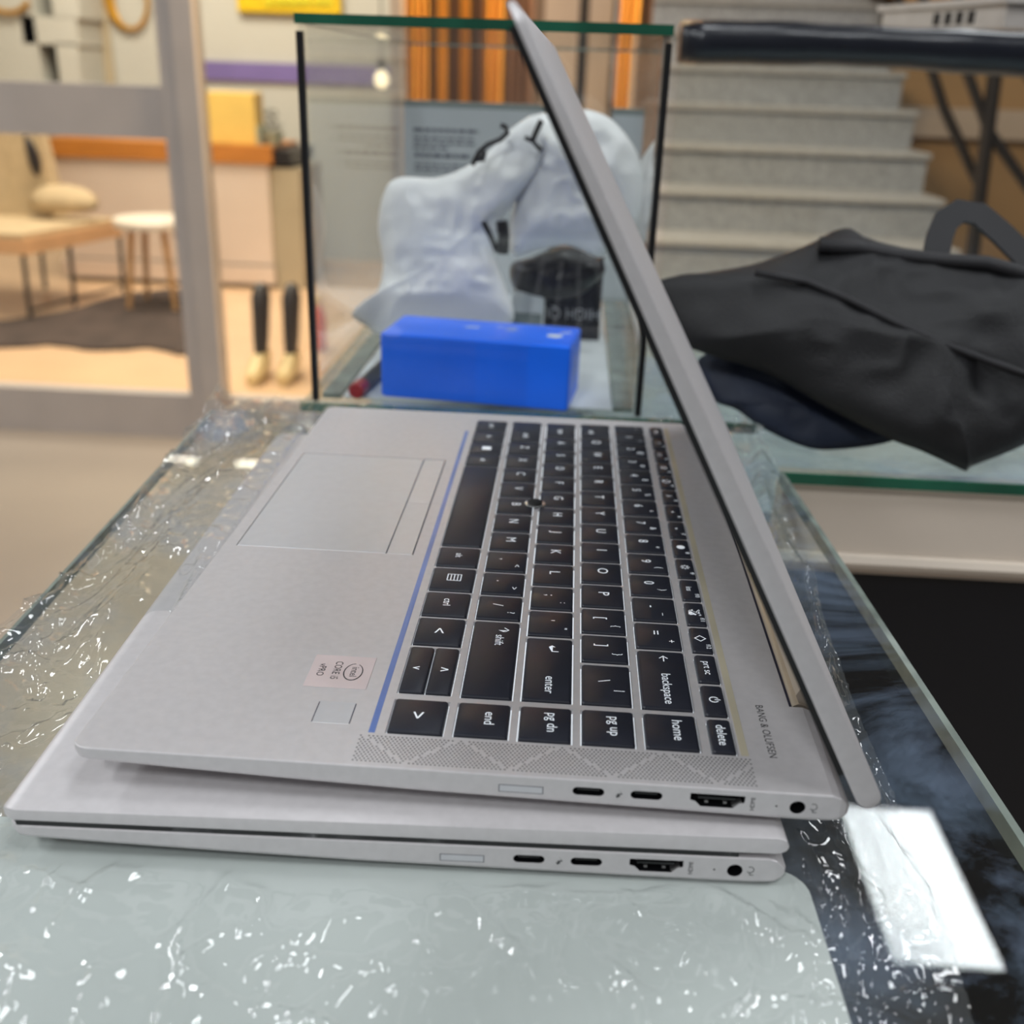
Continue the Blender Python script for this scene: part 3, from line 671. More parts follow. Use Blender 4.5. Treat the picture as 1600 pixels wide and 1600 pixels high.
inflate(MB(), oo, pY(895, 290, yp + 14), (0, -1, 0.4), 22, 20, 6, 6, 0.035, 0.5, 5.1).build('bag_side', 'white_polythene', t, 'all')
def tie(pts, r): MB().tube([pY(x, y, yp - 20) for x, y in pts], r, 8).build('drawstring', 'tie_black', t, 40)
tie([(738, 258), (748, 238), (762, 226), (782, 218), (793, 208), (790, 198), (782, 196)], 1.7)
tie([(742, 252), (752, 246), (758, 236)], [1, 3.6, 1.5])
tie([(846, 188), (838, 205), (832, 220)], 1.9); tie([(820, 215), (832, 220), (846, 236)], 1.5)
tie([(784, 345), (787, 368), (785, 396)], 4.2); tie([(755, 346), (768, 372), (776, 392)], 2.0)

# ================================================================== BLACK BAG ON THE SIDE COUNTER
P0 = pZ(1340, 733, ZC + 1); NB = Vector((0, -0.80, 0.60)).normalized()
bp_ = lambda x, y, off=0: pP(x, y, P0 + NB * off, NB)
t = thing('laptop_bag', (P0.x, P0.y + 60, ZC), 'slumped black nylon laptop bag lying on the side counter', 'bag')
# back lining, dark blue flap and main body
oo = [bp_(x, y, -22) for x, y in ((1092, 560), (1180, 545), (1300, 600), (1420, 660), (1392, 690), (1300, 703), (1250, 696), (1190, 668), (1150, 640), (1112, 622))]
inflate(MB(), oo, bp_(1255, 640, -22), NB, 7, 8, 5, 3, 0.05).build('lining', 'bag_blue', t, 'all')
oo = [bp_(x, y) for x, y in ((1020, 452), (1045, 434), (1100, 428), (1180, 412), (1262, 382), (1312, 358), (1345, 372), (1400, 388), (1470, 398), (1540, 402), (1600, 418), (1680, 440), (1760, 500), (1740, 590), (1660, 660), (1590, 700), (1520, 728), (1510, 736), (1490, 728), (1440, 705), (1385, 684), (1290, 636), (1200, 585), (1110, 555), (1060, 530))]
m = MB(); inflate(m, oo, bp_(1400, 540), NB, 22, 26, 6, 6, 0.022, 0.5, 1.1); m.build('bag_body', 'bag_nylon', t, 'all')
oo = [bp_(x, y, 9) for x, y in ((1045, 440), (1180, 418), (1280, 430), (1390, 490), (1500, 545), (1610, 590), (1600, 612), (1490, 570), (1380, 515), (1270, 470), (1170, 450), (1050, 462))]
MB().tube([bp_(x, y, 24) for x, y in ((1180, 425), (1260, 440), (1330, 470), (1400, 505), (1480, 540), (1560, 570), (1640, 600))], 2.2, 8).build('seam_piping', 'bag_strap', t, 'all')
MB().tube([bp_(x, y, 16) for x, y in ((1280, 382), (1340, 388), (1400, 400), (1470, 408), (1540, 412), (1600, 428), (1680, 450))], 4.5, 8).build('zip_edge', 'bag_strap', t, 'all')
def strap(pts, w, off, nm='handle'):
    P = [bp_(x, y, off) for x, y in pts]; rings = []
    for i, p in enumerate(P):
        tg = (P[min(i + 1, len(P) - 1)] - P[max(i - 1, 0)]).normalized(); a_ = tg.cross(NB).normalized()
        rings.append([tuple(p + a_ * w + NB * 1.2), tuple(p - a_ * w + NB * 1.2), tuple(p - a_ * w - NB * 1.2), tuple(p + a_ * w - NB * 1.2)])
    MB().loft(rings).build(nm, 'bag_strap', t)
strap([(1462, 400), (1468, 370), (1478, 345), (1500, 330), (1530, 335), (1565, 365), (1600, 400), (1650, 445)], 7.5, 2)

# ================================================================== PACKING SHEETS
m = MB(); Lp = []
for cx, cy, a0 in ((189, -6, 0), (-68, -6, 90)):
    for i in range(9):
        a_ = math.radians(a0 + i * 11.25); Lp.append((cx + 9 * math.cos(a_), cy + 9 * math.sin(a_)))
Lp += [(-78, -330), (206, -330)]
fs = thing('foam_sheet', (60, -160, ZC), 'pale green white foam sheet with a rounded corner under the clear film', 'foam sheet')
m.prism(Lp, ZC + 0.2, ZC + 1.6).build('sheet', 'foam', fs)
def film_outline():
    R = [(1130, 622), (1181, 672), (1206, 725), (1240, 837), (1266, 912), (1303, 1015), (1331, 1094), (1362, 1178), (1392, 1250), (1412, 1300), (1453, 1397), (1497, 1509), (1516, 1600)]
    L = [(345, 628), (300, 690), (230, 790), (160, 868), (100, 934), (10, 985)]
    r = sorted([(pZ(x, y, ZC + 3).y, pZ(x, y, ZC + 3).x) for x, y in R]); l = sorted([(pZ(x, y, ZC + 3).y, pZ(x, y, ZC + 3).x) for x, y in L])
    return r, l
Rr, Ll = film_outline()
NU, NV = 330, 420
vv = np.linspace(-250, 392, NV)
xr_ = np.interp(vv, [a_ for a_, b_ in Rr], [b_ for a_, b_ in Rr]); xl_ = np.interp(vv, [a_ for a_, b_ in Ll], [b_ for a_, b_ in Ll])
xr_ = xr_ + 2.0 * (vnoise(vv * 0.06, vv * 0) - 0.5); xl_ = xl_ + 5.0 * (vnoise(vv * 0.05 + 9, vv * 0 + 4) - 0.5) - 5
s_ = np.linspace(0, 1, NU)
XX = xl_[:, None] + (xr_ - xl_)[:, None] * s_[None, :]; YY = np.repeat(vv[:, None], NU, 1)
wx = XX + 10 * (vnoise(XX * 0.03, YY * 0.03) - 0.5); wy = YY + 14 * (vnoise(XX * 0.03 + 40, YY * 0.03 + 7) - 0.5)
rid = lambda sc_, o, e=9: (1 - np.abs(2 * vnoise(wx * sc_ + o, wy * sc_ * 0.8 + o * 1.3) - 1)) ** e
msk = np.clip(vnoise(XX * 0.022 + 5, YY * 0.022 + 2) * 2.4 - 0.7, 0.12, 1); msk = np.maximum(msk, 0.75 * np.clip((-YY - 8) / 20, 0, 1)); msk = np.maximum(msk, np.exp(-(XX - xl_[:, None]) / 45)); msk = np.maximum(msk, 0.9 * np.exp(-(xr_[:, None] - XX) / 30))
hgt = 1.6 * vnoise(wx * 0.02, wy * 0.025) + (3.0 * rid(0.03, 3, 14) + 2.2 * rid(0.055, 11, 12) + 1.6 * rid(0.11, 5, 10) + 1.0 * rid(0.19, 15, 10)) * msk + 0.25 * rid(0.25, 8, 4) * msk ** 2
# flat where the lower laptop stands
ca, sa = math.cos(math.radians(1.88)), math.sin(math.radians(1.88))
lx = (XX + 14.5) * ca + (YY + 10.6) * sa; ly = -(XX + 14.5) * sa + (YY + 10.6) * ca
dd = np.maximum(np.maximum(-lx, lx - 206), np.maximum(-ly, ly - 306))
out_ = np.clip((dd + 2) / 14, 0, 1); out_ = out_ * out_ * (3 - 2 * out_)
hgt = 0.25 + hgt * (0.12 + 0.88 * out_)
# gathered folds along both long edges and at the far corners
dr = (xr_[:, None] - XX); dl = XX - xl_[:, None]
hgt += 6.0 * np.exp(-((dr - 7 - 3 * np.sin(YY * 0.03)) / 4.2) ** 2) * np.clip((YY + 20) / 60, 0, 1) * out_
hgt += 4.0 * np.exp(-((dl - 6) / 4.5) ** 2) * np.clip((YY - 20) / 60, 0, 1) * out_
hgt += 2.5 * np.exp(-((dl - 22 - 5 * np.sin(YY * 0.05)) / 4) ** 2) * np.clip((YY + 30) / 80, 0, 1) * out_
far = np.clip((YY - 300) / 80, 0, 1)
hgt += far * (10 * rid(0.06, 21, 3) * np.exp(-dr / 30) + 8 * rid(0.05, 31, 3) * np.exp(-dl / 60))
# straight creases
cr = random.Random(19)
def crease(x0, y0, ang, ln, a_h, wd):
    global hgt
    c_, s__ = math.cos(ang), math.sin(ang); u__ = (XX - x0) * c_ + (YY - y0) * s__; w__ = -(XX - x0) * s__ + (YY - y0) * c_ + 0.04 * u__ * math.sin(x0) + 0.0008 * u__ ** 2 * math.cos(y0)
    hgt = hgt + a_h * np.exp(-(w__ / wd) ** 2) * np.clip(1 - np.abs(u__) / ln, 0, 1) ** 0.6 * out_
for i in range(24): crease(cr.uniform(-70, 205), cr.uniform(-75, -14), cr.gauss(0.0, 0.7), cr.uniform(8, 34), cr.uniform(0.5, 1.7), cr.uniform(1.2, 2.2))
for i in range(30): crease(cr.uniform(-74, -22), cr.uniform(0, 330), cr.gauss(1.1, 0.5), cr.uniform(10, 50), cr.uniform(0.8, 2.6), cr.uniform(1.2, 2.2))
for i in range(26): crease(cr.uniform(190, 245), cr.uniform(-70, 60), cr.gauss(1.9, 0.7), cr.uniform(8, 30), cr.uniform(0.5, 1.6), cr.uniform(1.2, 2.0))
# at the far left the film is pulled up over the edge of the closed laptop
up_ = np.clip((YY - 62) / 45, 0, 1) * np.clip((330 - YY) / 30, 0, 1); up_ = up_ * up_ * (3 - 2 * up_)
rl_ = np.clip((lx + 38) / 32, 0, 1); rl_ = rl_ * rl_ * (3 - 2 * rl_) * np.clip((13.5 - lx) / 2, 0, 1)
hgt = hgt * (1 - rl_ * up_ * 0.3) + rl_ * up_ * (15.6 + 2.6 * rid(0.07, 17, 5) + 1.2 * rid(0.16, 23, 6))
ZZ = ZC + 1.8 + np.maximum(hgt, 0.1) - 1.2 * np.clip((YY - 20) / 30, 0, 1) * (hgt < 0.5)
vs = np.stack([XX.ravel(), YY.ravel(), ZZ.ravel()], 1).tolist()
fs_ = [(i * NU + j, i * NU + j + 1, (i + 1) * NU + j + 1, (i + 1) * NU + j) for i in range(NV - 1) for j in range(NU - 1)]
me = MB().add(vs, fs_).mesh('plastic_film', 'clear_film', 'all', False)
put('plastic_film', me, label='crinkled clear plastic film spread under the laptops over the counter', cat='plastic film')

# ================================================================== LAPTOPS
WL = 306.0
def base_mesh(name):
    """tapering aluminium base, lofted from the front edge to the rounded rear edge"""
    st = [0.0, 0.25, 0.8, 1.8, 3.2, 5.0, 30, 60, 95, 130, 160, 187, 197, 201, 203.2, 204.8, 205.8, 206.4]
    def zt(u):
        if u < 0.9: return -0.9 * (1 - u / 0.9) ** 1.5
        if u > 201: return -4.6 * ((u - 201) / 5.4) ** 2
        return 0.0
    zbt = lambda u: float(np.interp(u, [0, 0.8, 3, 5, 40, 95, 187, 199, 203, 205, 206.4], [-2.0, -3.0, -3.6, -3.9, -5.6, -7.2, -8.5, -8.5, -8.0, -7.0, -5.4]))
    def vin(u):
        if u < 5: return 5 - math.sqrt(max(0, 25 - (5 - u) ** 2))
        if u > 203.4: return 3 - math.sqrt(max(0, 9 - (u - 203.4) ** 2))
        return 0.0
    rings = []
    for u in st:
        a_, z1, z0 = vin(u), zt(u), zbt(u); e = min(0.45, (z1 - z0) * 0.2); b_ = min(1.4, (z1 - z0) * 0.3)
        half = [(a_ + e, z1), (a_ + e * 0.3, z1 - e * 0.3), (a_, z1 - e), (a_, z0 + b_), (a_ + b_ * 0.3, z0 + b_ * 0.3), (a_ + b_, z0), (a_ + 14, z0)]
        rings.append([(u, y, z) for y, z in half] + [(u, WL - y, z) for y, z in half[::-1]])
    return MB().loft(rings).mesh(name, 'aluminium')
def stadium(cu, cw, w, h, n=8):
    r = h / 2; o = []
    for c_, a0 in ((cu + w / 2 - r, -90), (cu - w / 2 + r, 90)):
        for i in range(n + 1): a_ = math.radians(a0 + 180 * i / n); o.append((c_ + r * math.cos(a_), cw + r * math.sin(a_)))
    return o
def circle(cu, cw, r, n=20): return [(cu + r * math.cos(2 * math.pi * i / n), cw + r * math.sin(2 * math.pi * i / n)) for i in range(n)]
HDMI = [(164.7, -1.75), (178.8, -1.75), (178.8, -3.9), (177.4, -4.3), (175.9, -5.85), (167.6, -5.85), (166.1, -4.3), (164.7, -3.9)]
PORTS = [stadium(138.3, -3.45, 8.3, 2.55), stadium(153.4, -3.5, 8.3, 2.55), HDMI, circle(192.4, -4.2, 2.05), circle(187.0, -4.2, 0.33, 10)]
side = lambda a_, b_, c_: (a_, c_, b_)
def ports(root):
    names = ('usb_port', 'usb_port', 'hdmi_port', 'power_socket', 'indicator_hole')
    for nm, P in zip(names, PORTS):
        o = MB().prism(P, 0.4, 5.8, side); c_ = (sum(p[0] for p in P) / len(P), sum(p[1] for p in P) / len(P))
        f = [(c_[0] + (x - c_[0]) * 0.985, c_[1] + (y - c_[1]) * 0.985) for x, y in P]
        # socket floor and lining
        w = MB(); n = len(P)
        w.add([(x, 0.15, z) for x, z in f] + [(x, 5.6, z) for x, z in f], [(i, (i + 1) % n, (i + 1) % n + n, i + n) for i in range(n)] + [tuple(range(n, 2 * n))])
        b = w.build(nm, 'port_black', root)
        if nm == 'usb_port':
            MB().box(c_[0] - 2.9, c_[0] + 2.9, 0.9, 5, c_[1] - 0.3, c_[1] + 0.3).build('tongue', 'port_black', b)
        if nm == 'hdmi_port':
            MB().box(166.8, 176.6, 0.8, 5, -3.9, -3.2).build('tongue', 'port_black', b)
            for xx in (168.6, 173.4): MB().box(xx, xx + 0.9, 0.5, 3, -4.9, -4.2).build('contact', 'port_metal', b)
            MB().hexa([(176.0, 0.2, -5.6), (178.2, 0.2, -4.0), (178.2, 2, -4.0), (176.0, 2, -5.6), (175.6, 0.2, -5.2), (177.8, 0.2, -3.6), (177.8, 2, -3.6), (175.6, 2, -5.2)]).build('metal_lip', 'port_metal', b)
        if nm == 'power_socket':
            MB().tube([(192.4, 2.2, -4.2), (192.4, 5.2, -4.2)], 0.45, 8).build('pin', 'port_black', b)
    # slot plate and printed marks on the edge
    MB().box(115.0, 126.4, -0.04, 0.5, -5.1, -3.0).build('card_slot', 'aluminium_pad', root)
    m = MB()
    for a_, b_, c_, d_ in ((114.9, 126.5, -3.06, -2.92), (114.9, 126.5, -5.2, -5.06), (114.85, 115.05, -5.15, -2.95), (126.35, 126.55, -5.15, -2.95)): m.box(a_, b_, -0.05, 0.4, c_, d_)
    m.build('slot_seam', 'groove', root)
    MB().prism([(146.0, -5.0), (145.4, -4.2), (146.0, -4.0), (145.7, -3.55), (146.9, -3.4), (146.2, -2.1), (147.2, -3.7), (146.3, -3.8), (146.7, -4.4), (146.1, -4.5)], -0.04, 0.2, side).build('lightning_mark', 'print_dark', root)
    o = put('port_lettering', text_mesh('HDMI', 1.75, 'print_dark', 0, 0.95), root); o.matrix_basis = T(180.9, -0.05, -4.0) @ SIDE @ Matrix.Rotation(math.radians(90), 4, 'Z')
    m = MB()
    for a_ in range(-140, 120, 20):
        r_, A1, A2 = 0.85, math.radians(a_), math.radians(a_ + 20)
        m.prism([(196.4 + r_ * math.cos(A1), -3.7 + r_ * math.sin(A1)), (196.4 + (r_ + .2) * math.cos(A1), -3.7 + (r_ + .2) * math.sin(A1)), (196.4 + (r_ + .2) * math.cos(A2), -3.7 + (r_ + .2) * math.sin(A2)), (196.4 + r_ * math.cos(A2), -3.7 + r_ * math.sin(A2))], -0.04, 0.2, side)
    m.box(196.3, 196.5, -0.04, 0.2, -5.4, -4.5); m.box(196.3, 197.4, -0.04, 0.2, -5.5, -5.3)
    m.build('plug_mark', 'print_dark', root)
def feet(root, H):
    for u0, u1, v0, v1 in ((12, 18, 60, 246), (176, 184, 24, 282)):
        zb = float(np.interp((u0 + u1) / 2, [0, 95, 187], [-3.9, -7.2, -8.5]))
        MB().rbox(u0, u1, v0, v1, -H, zb + 0.4, 0.6).build('rubber_foot', 'rubber', root)
    MB().hexa([(24, 12, -H + 1.4), (196, 12, -H + 1.4), (196, WL - 12, -H + 1.4), (24, WL - 12, -H + 1.4), (14, 4, -4.2), (199, 4, -8.0), (199, WL - 4, -8.0), (14, WL - 4, -4.2)]).build('bottom_cover', 'aluminium', root)
def lid_parts(root, fmap, tt, tb, s0, s1, logo=False):
    """lid in its own frame: s from hinge to top edge, v across, n from screen to back"""
    st = [s0, s0 + 0.5, s0 + 1.6, s0 + 3.2, s0 + 30, 0, s1 - 30, s1 - 5, s1 - 2.6, s1 - 1.0, s1 - 0.25]
    rings = []
    for s_i in st:
        k = (s_i - s0) / (s1 - s0); th = tb + (tt - tb) * k
        a_ = 0.0
        if s_i > s1 - 5: a_ = 5 - math.sqrt(max(0, 25 - (s_i - s1 + 5) ** 2))
        n0, n1 = 0.0, th
        if s_i < s0 + 3.2: q_ = 1 - math.sqrt(max(0, 1 - ((s0 + 3.2 - s_i) / 3.2) ** 2)); n0 += th * 0.42 * q_; n1 -= th * 0.42 * q_
        if s_i > s1 - 2.6: q_ = ((s_i - s1 + 2.6) / 2.6) ** 2; n1 -= (th - 0.6) * 0.75 * q_
        e = min(0.5, (n1 - n0) * 0.25)
        half = [(a_ + e, n1), (a_ + e * 0.3, n1 - e * 0.3), (a_, n1 - e), (a_, n0 + e * 0.5), (a_ + e * 0.5, n0)]
        rings.append([fmap(s_i, y, z) for y, z in half] + [fmap(s_i, WL - y, z) for y, z in half[::-1]])
    shell = MB().loft(rings).build('lid', 'aluminium', root, 30)
    def slab_(s_a, s_b, v0, v1, n0, n1):
        return MB().hexa([fmap(*p) for p in ((s_a, v0, n0), (s_b, v0, n0), (s_b, v1, n0), (s_a, v1, n0), (s_a, v0, n1), (s_b, v0, n1), (s_b, v1, n1), (s_a, v1, n1))])
    slab_(s0 + 12.5, s1 - 4.5, 0.35, WL - 0.35, -1.6, 0.05).build('screen_bezel', 'bezel_black', shell)
    slab_(s0 + 22, s1 - 11, 8, WL - 8, -1.66, -1.59).build('screen', 'screen_glass', shell)
    return shell

# ---- lower, closed laptop
F2 = Matrix.Translation((-0.01447, -0.01059, -0.01823)) @ Matrix.Rotation(math.radians(1.88), 4, 'Z')
H2 = 10.2
lo = thing('laptop', (103, 153, -H2), 'closed silver laptop lying flat beneath the open one', 'laptop', frame=F2)
bm_ = boolean(base_mesh('base'), [MB().prism(P, -2, 5.5, side) for P in PORTS])
put('base', bm_, lo)
ports(lo); feet(lo, H2)
lid_parts(lo, lambda s_i, v_, n_: (104.8 - s_i, v_, 1.7 + n_ ), 3.5, 5.2, -100.6, 106.4)

# ---- upper, open laptop
KZ = 0.75
rows = {'bottom': (82.6, 98.0), 'z': (101.0, 116.0), 'a': (118.8, 133.5), 'q': (136.4, 151.1), 'num': (154.0, 168.7), 'f': (172.0, 178.5)}
keys = []                                           # (row, v_near, v_far, [(text, size, du, dv)])
def K(row, vf, vn, leg=(), u=None): keys.append((row, vn, vf, list(leg), u or rows[row]))
PT = 18.05; HW = 8.05
def seq(row, first, items):
    for i, it in enumerate(items):
        c_ = first - PT * i; K(row, c_ + HW, c_ - HW, it)
two = lambda lo_, hi: [(lo_, 5.2, -0.8, 1.6), (hi, 3.6, 4.0, -3.6)]
L1 = lambda ch: [(ch, 5.6, 0.3, 1.4)]
K('num', 295.2, 285.6, [('`', 4, -1, 0), ('~', 3.5, 3.5, 0)])
seq('num', 275.5, [two('1', '!'), two('2', '@'), two('3', '#'), two('4', '$'), two('5', '%'), two('6', '^'), two('7', '&'), two('8', '*'), two('9', '('), two('0', ')'), two('-', '_'), two('=', '+')])
K('num', 66.9, 34.6, [('backspace', 4.1, 0.6, -5.5), ('←', 4.6, 0.6, 11.5)]); K('num', 31.8, 15.4, [('home', 4.3, 1.8, 0.5)])
K('q', 294.6, 275.3, [('tab', 4.0, -2, -3)]); seq('q', 265.2, [L1(x) for x in 'QWERTYUIOP'] + [two('[', '{'), two(']', '}')])
K('q', 56.4, 35.0, two('\\', '|')); K('q', 31.8, 15.4, [('pg up', 4.3, 1.8, 0.5)])
K('a', 293.4, 271.6, [('caps', 4.0, 0, -2)]); seq('a', 261.5, [L1(x) for x in 'ASDFGHJKL'] + [two(';', ':'), two("'", '"')])
K('a', 70.8, 35.0, [('enter', 4.3, 0.6, -9.5), ('↵', 5, 0.8, 11.5)]); K('a', 31.6, 15.4, [('pg dn', 4.3, 1.8, 0.5)])
K('z', 293.2, 262.3, [('shift', 4.0, 0, -6)]); seq('z', 252.3, [L1(x) for x in 'ZXCVBNM'] + [two(',', '<'), two('.', '>'), two('/', '?')])
K('z', 79.8, 34.9, [('shift', 4.0, 1.4, 10.5), ('↑', 5, 2.2, 17)]); K('z', 31.6, 15.6, [('end', 4.3, 1.8, 0.5)])
for vf, vn, lg in ((292.6, 276.9, [('ctrl', 3.8, 0, 0)]), (275.0, 259.3, [('fn', 3.8, 0, 0)]), (257.4, 242.2, [('■', 6, 0, 0)]), (240.4, 226.1, [('alt', 3.8, 0, 0)]), (224.2, 137.6, []),
                   (135.7, 119.8, [('alt', 3.6, 0, 1)]), (117.9, 100.5, [('▤', 7, 0, 1)]), (98.6, 82.0, [('ctrl', 3.8, 0, 1)]), (80.1, 63.0, [('<', 6.5, -0.4, 0)])):
    K('bottom', vf, vn, lg)
K('bottom', 61.1, 35.4, [('v', 4.4, 0.0, 0)], (82.6, 90.1)); K('bottom', 61.1, 35.4, [('^', 6, -0.6, 0)], (90.45, 98.0))
K('bottom', 31.6, 15.4, [('>', 6.5, -0.4, 0)])
FN = ['esc', 'f1', 'f2', 'f3', 'f4', 'f5', 'f6', 'f7', 'f8', 'f9', 'f10', 'f11', 'f12', 'prt sc', '', 'delete']
IC = {1: '?', 2: '▭', 3: '☼', 4: '☀', 5: '♪', 6: '◂', 7: '▸', 8: '●', 9: '☼', 10: 'ins', 11: '✈', 12: '◇'}
for i, nm in enumerate(FN):
    vf = 295.2 - 17.62 * i
    if i in IC: lg = [(IC[i], 4.2 if i != 10 else 3.0, -0.5, 0.5), (nm, 2.2, 1.9, -4.6)]
    else: lg = [(nm, 3.9 if nm == 'delete' else 3.4, 0, 0)] if nm else []
    K('f', vf, vf - 15.7, lg)

up = thing('laptop', (103, 153, -12.6), 'open silver laptop with a lit black keyboard standing on the closed one', 'laptop')
me = base_mesh('base')
cut = []
kc = MB()
for row, vn, vf, lg, (u0, u1) in keys: kc.box(u0 - 0.35, u1 + 0.35, vn - 0.35, vf + 0.35, -1.7, 1)
# neighbouring half keys share one well
TP = (5.7, 72.6, 128.6, 232.0)
for P in PORTS: cut.append(MB().prism(P, -2, 5.5, side))
cut.append(MB().box(197.2, 215, 40.5, 266, -6.6, 3))
cut.append(MB().box(TP[0] - 0.3, TP[1] + 0.5, TP[2] - 0.3, TP[3] + 0.3, -0.9, 2))
wells = []
for row, vn, vf, lg, (u0, u1) in keys:
    if u0 == 90.45: continue
    ue = 98.0 if (u0, u1) == (82.6, 90.1) else u1
    wells.append(MB().box(u0 - 0.4, ue + 0.4, vn - 0.4, vf + 0.4, -1.7, 1.5))
allw = MB()
for w_ in wells: allw.add(w_.v, w_.f)
cut.append(allw)
put('base', boolean(me, cut), up)
ports(up); feet(up, 12.6)
MB().box(80.5, 180, 13.5, 297, -2.1, -1.55).build('key_backlight', 'backlight', up)
KM = {}
def key_mesh(w, d):
    k_ = (round(w, 1), round(d, 1))
    if k_ not in KM:
        rings = []
        for z, e in ((-1.5, 0.0), (0.15, 0.05), (KZ - 0.18, 0.28), (KZ, 0.62)):
            a_, b_ = w / 2 - e, d / 2 - e; c_ = 0.55
            rings.append([(-a_ + c_, -b_, z), (a_ - c_, -b_, z), (a_, -b_ + c_, z), (a_, b_ - c_, z), (a_ - c_, b_, z), (-a_ + c_, b_, z), (-a_, b_ - c_, z), (-a_, -b_ + c_, z)])
        KM[k_] = MB().loft(rings).mesh('key', 'key_plastic', 25)
    return KM[k_]
for row, vn, vf, lg, (u0, u1) in keys:
    cu, cv = (u0 + u1) / 2, (vn + vf) / 2
    kx = put('key', key_mesh(u1 - u0, vf - vn), up, loc=(cu, cv, 0))
    if lg:
        ms = [(text_mesh(tx, sz, 'key_legend'), T(du, dv, 0) @ DECK) for tx, sz, du, dv in lg]
        put('legend', joined(ms, 'legend'), kx, loc=(0, 0, KZ + 0.02))
    elif row == 'f':
        m = MB()
        for a_ in range(120, 420, 20):
            A1, A2 = math.radians(a_ - 90), math.radians(a_ - 70); q_ = lambda r_, A_: (r_ * math.cos(A_), r_ * math.sin(A_))
            m.prism([q_(1.15, A1), q_(1.5, A1), q_(1.5, A2), q_(1.15, A2)], 0, 0.02)
        m.box(0.2, 1.9, -0.17, 0.17, 0, 0.02); m.build('legend', 'key_legend', kx, loc=(0, 0, KZ + 0.02))
# pointing stick
tpz = MB().lathe([(2.0, 0.5), (3.0, 0.8), (3.2, 1.6), (2.6, 2.0)], (116.8, 183.2, 0), 24).build('pointing_stick', 'rubber', up, 40)
MB().lathe([(3.3, 0.6), (4.5, 0.78), (4.4, 0.86), (3.3, 0.86)], (116.8, 183.2, 0), 28).build('stick_ring', 'aluminium_bright', tpz, 40)
# chamfers beside the keyboard, their blue and warm reflections painted as colour
MB().box(77.6, 79.4, 15.0, 276, 0.0, 0.05).build('front_chamfer', 'blue_reflection', up, label='thin chamfer line with a painted blue reflection')
MB().box(179.6, 181.7, 15.0, 296, 0.0, 0.05).build('rear_chamfer', 'warm_reflection', up, label='thin chamfer line with a painted warm reflection')
# touchpad
tp = MB().rbox(TP[0], 62.6, TP[2], TP[3], -0.8, -0.02, 0.12).build('touchpad', 'aluminium_pad', up)
for v0, v1 in ((TP[2], 180.2), (180.5, TP[3])): MB().rbox(62.95, TP[1], v0, v1, -0.8, -0.06, 0.12).build('touchpad_button', 'aluminium_pad', tp)
MB().box(TP[0] - 0.25, TP[1] + 0.45, TP[2] - 0.25, TP[3] + 0.25, -0.88, -0.8).build('touchpad_gap', 'groove', tp)
# fingerprint reader
fp = MB().rbox(61.1, 71.6, 18.1, 28.6, -0.05, 0.04, 0.03).build('fingerprint_reader', 'aluminium_pad', up)
for u_ in (60.9, 71.5): MB().box(u_, u_ + 0.28, 18.3, 28.2, 0.0, 0.07).build('reader_groove', 'groove', fp)
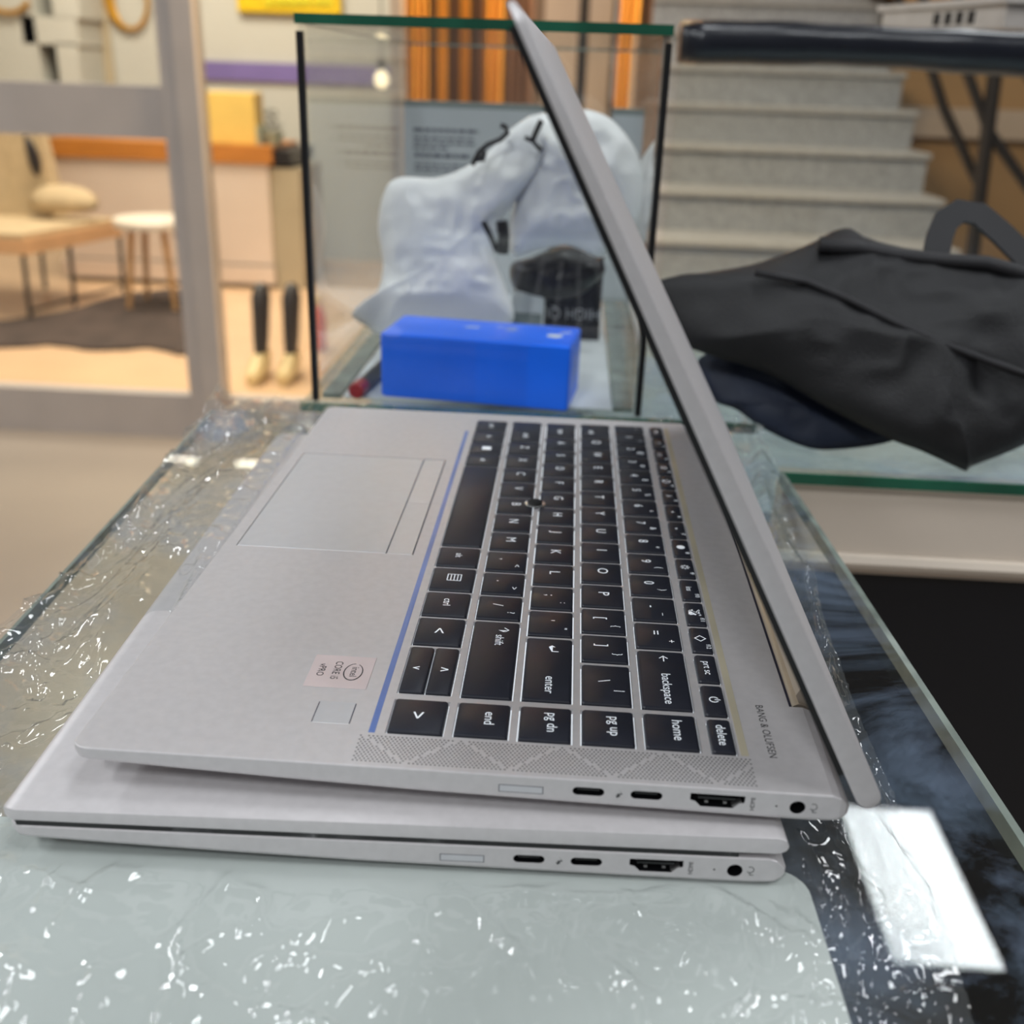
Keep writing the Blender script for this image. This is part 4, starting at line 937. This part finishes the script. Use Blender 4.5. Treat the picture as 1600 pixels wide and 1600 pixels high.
# sticker
sk = MB().rbox(54.2, 73.0, 35.8, 53.6, 0.0, 0.12, 0.05).build('sticker', 'sticker_paper', up, label='pale pink processor sticker')
def deck_text(body, size, u, v, z, parent, nm, mat='print_dark', shear=0, sx=1.0):
    o = put(nm, text_mesh(body, size, mat, shear, sx), parent); o.matrix_basis = T(u, v, z) @ DECK; return o
deck_text('intel', 3.2, 67.6, 44.8, 0.15, sk, 'printed_word'); deck_text('CORE i5', 3.3, 62.2, 45.2, 0.15, sk, 'printed_word', sx=0.85); deck_text('vPRO', 3.1, 57.6, 45.0, 0.15, sk, 'printed_word', sx=0.95)
m = MB()
for i in range(30):
    A1, A2 = 2 * math.pi * i / 32 + 0.4, 2 * math.pi * (i + 1) / 32 + 0.4; w = 0.18 + 0.22 * abs(math.sin(A1 / 2))
    e_ = lambda r_, A_: (67.4 + (2.6 + r_) * math.sin(A_), 44.8 + (4.4 + r_) * math.cos(A_))
    m.prism([e_(0, A1), e_(w, A1), e_(w, A2), e_(0, A2)], 0.14, 0.16)
m.build('printed_oval', 'print_dark', sk)
deck_text('BANG & OLUFSEN', 3.15, 188.2, 27.6, 0.03, up, 'speaker_lettering', sx=1.0)
# speaker grille
m = MB(); pitch = 1.15; r_ = 0.28; iy = 0; v_ = 2.4
while v_ < 13.9:
    u_ = 75.9 + (pitch / 2 if iy % 2 else 0)
    while u_ < 182.2:
        ph = ((u_ - 89.6) / 27.5) % 1.0; zig = 1 - abs(2 * ph - 1); vz = 2.2 + 12.2 * zig
        if abs(v_ - vz) > 0.62:
            m.add([(u_ + r_ * math.cos(k_ * math.pi / 3), v_ + r_ * math.sin(k_ * math.pi / 3), 0.02) for k_ in range(6)], [(0, 1, 2, 3, 4, 5)])
        u_ += pitch
    v_ += pitch * 0.8; iy += 1
m.build('speaker_grille', 'grille_hole', up, recalc=False, kind='stuff')
# hinge in the rear notch
hg = MB().tube([(200.6, 41.5, -2.6), (200.6, 265, -2.6)], 3.0, 20).build('hinge', 'hinge_metal', up, 40)
MB().box(197.4, 198.2, 41, 265.6, -6, -0.6).build('vent_strip', 'groove', up)
# lid
dS = Vector((-0.466, 0, 0.8848)); dN = Vector((0.8848, 0, 0.466))
def fopen(s_i, v_, n_):
    p_ = dS * s_i + dN * (182.6 + n_); return (p_.x, v_, p_.z)
lid_parts(up, fopen, 1.9, 6.4, -100.8, 108.2)
MB().hexa([(202.2, 42, -3.8), (206.5, 42, -2.8), (206.5, 264.5, -2.8), (202.2, 264.5, -3.8), (199.0, 42, 3.0), (201.0, 42, 7.6), (201.0, 264.5, 7.6), (199.0, 264.5, 3.0)]).build('hinge_cover', 'hinge_metal', up)
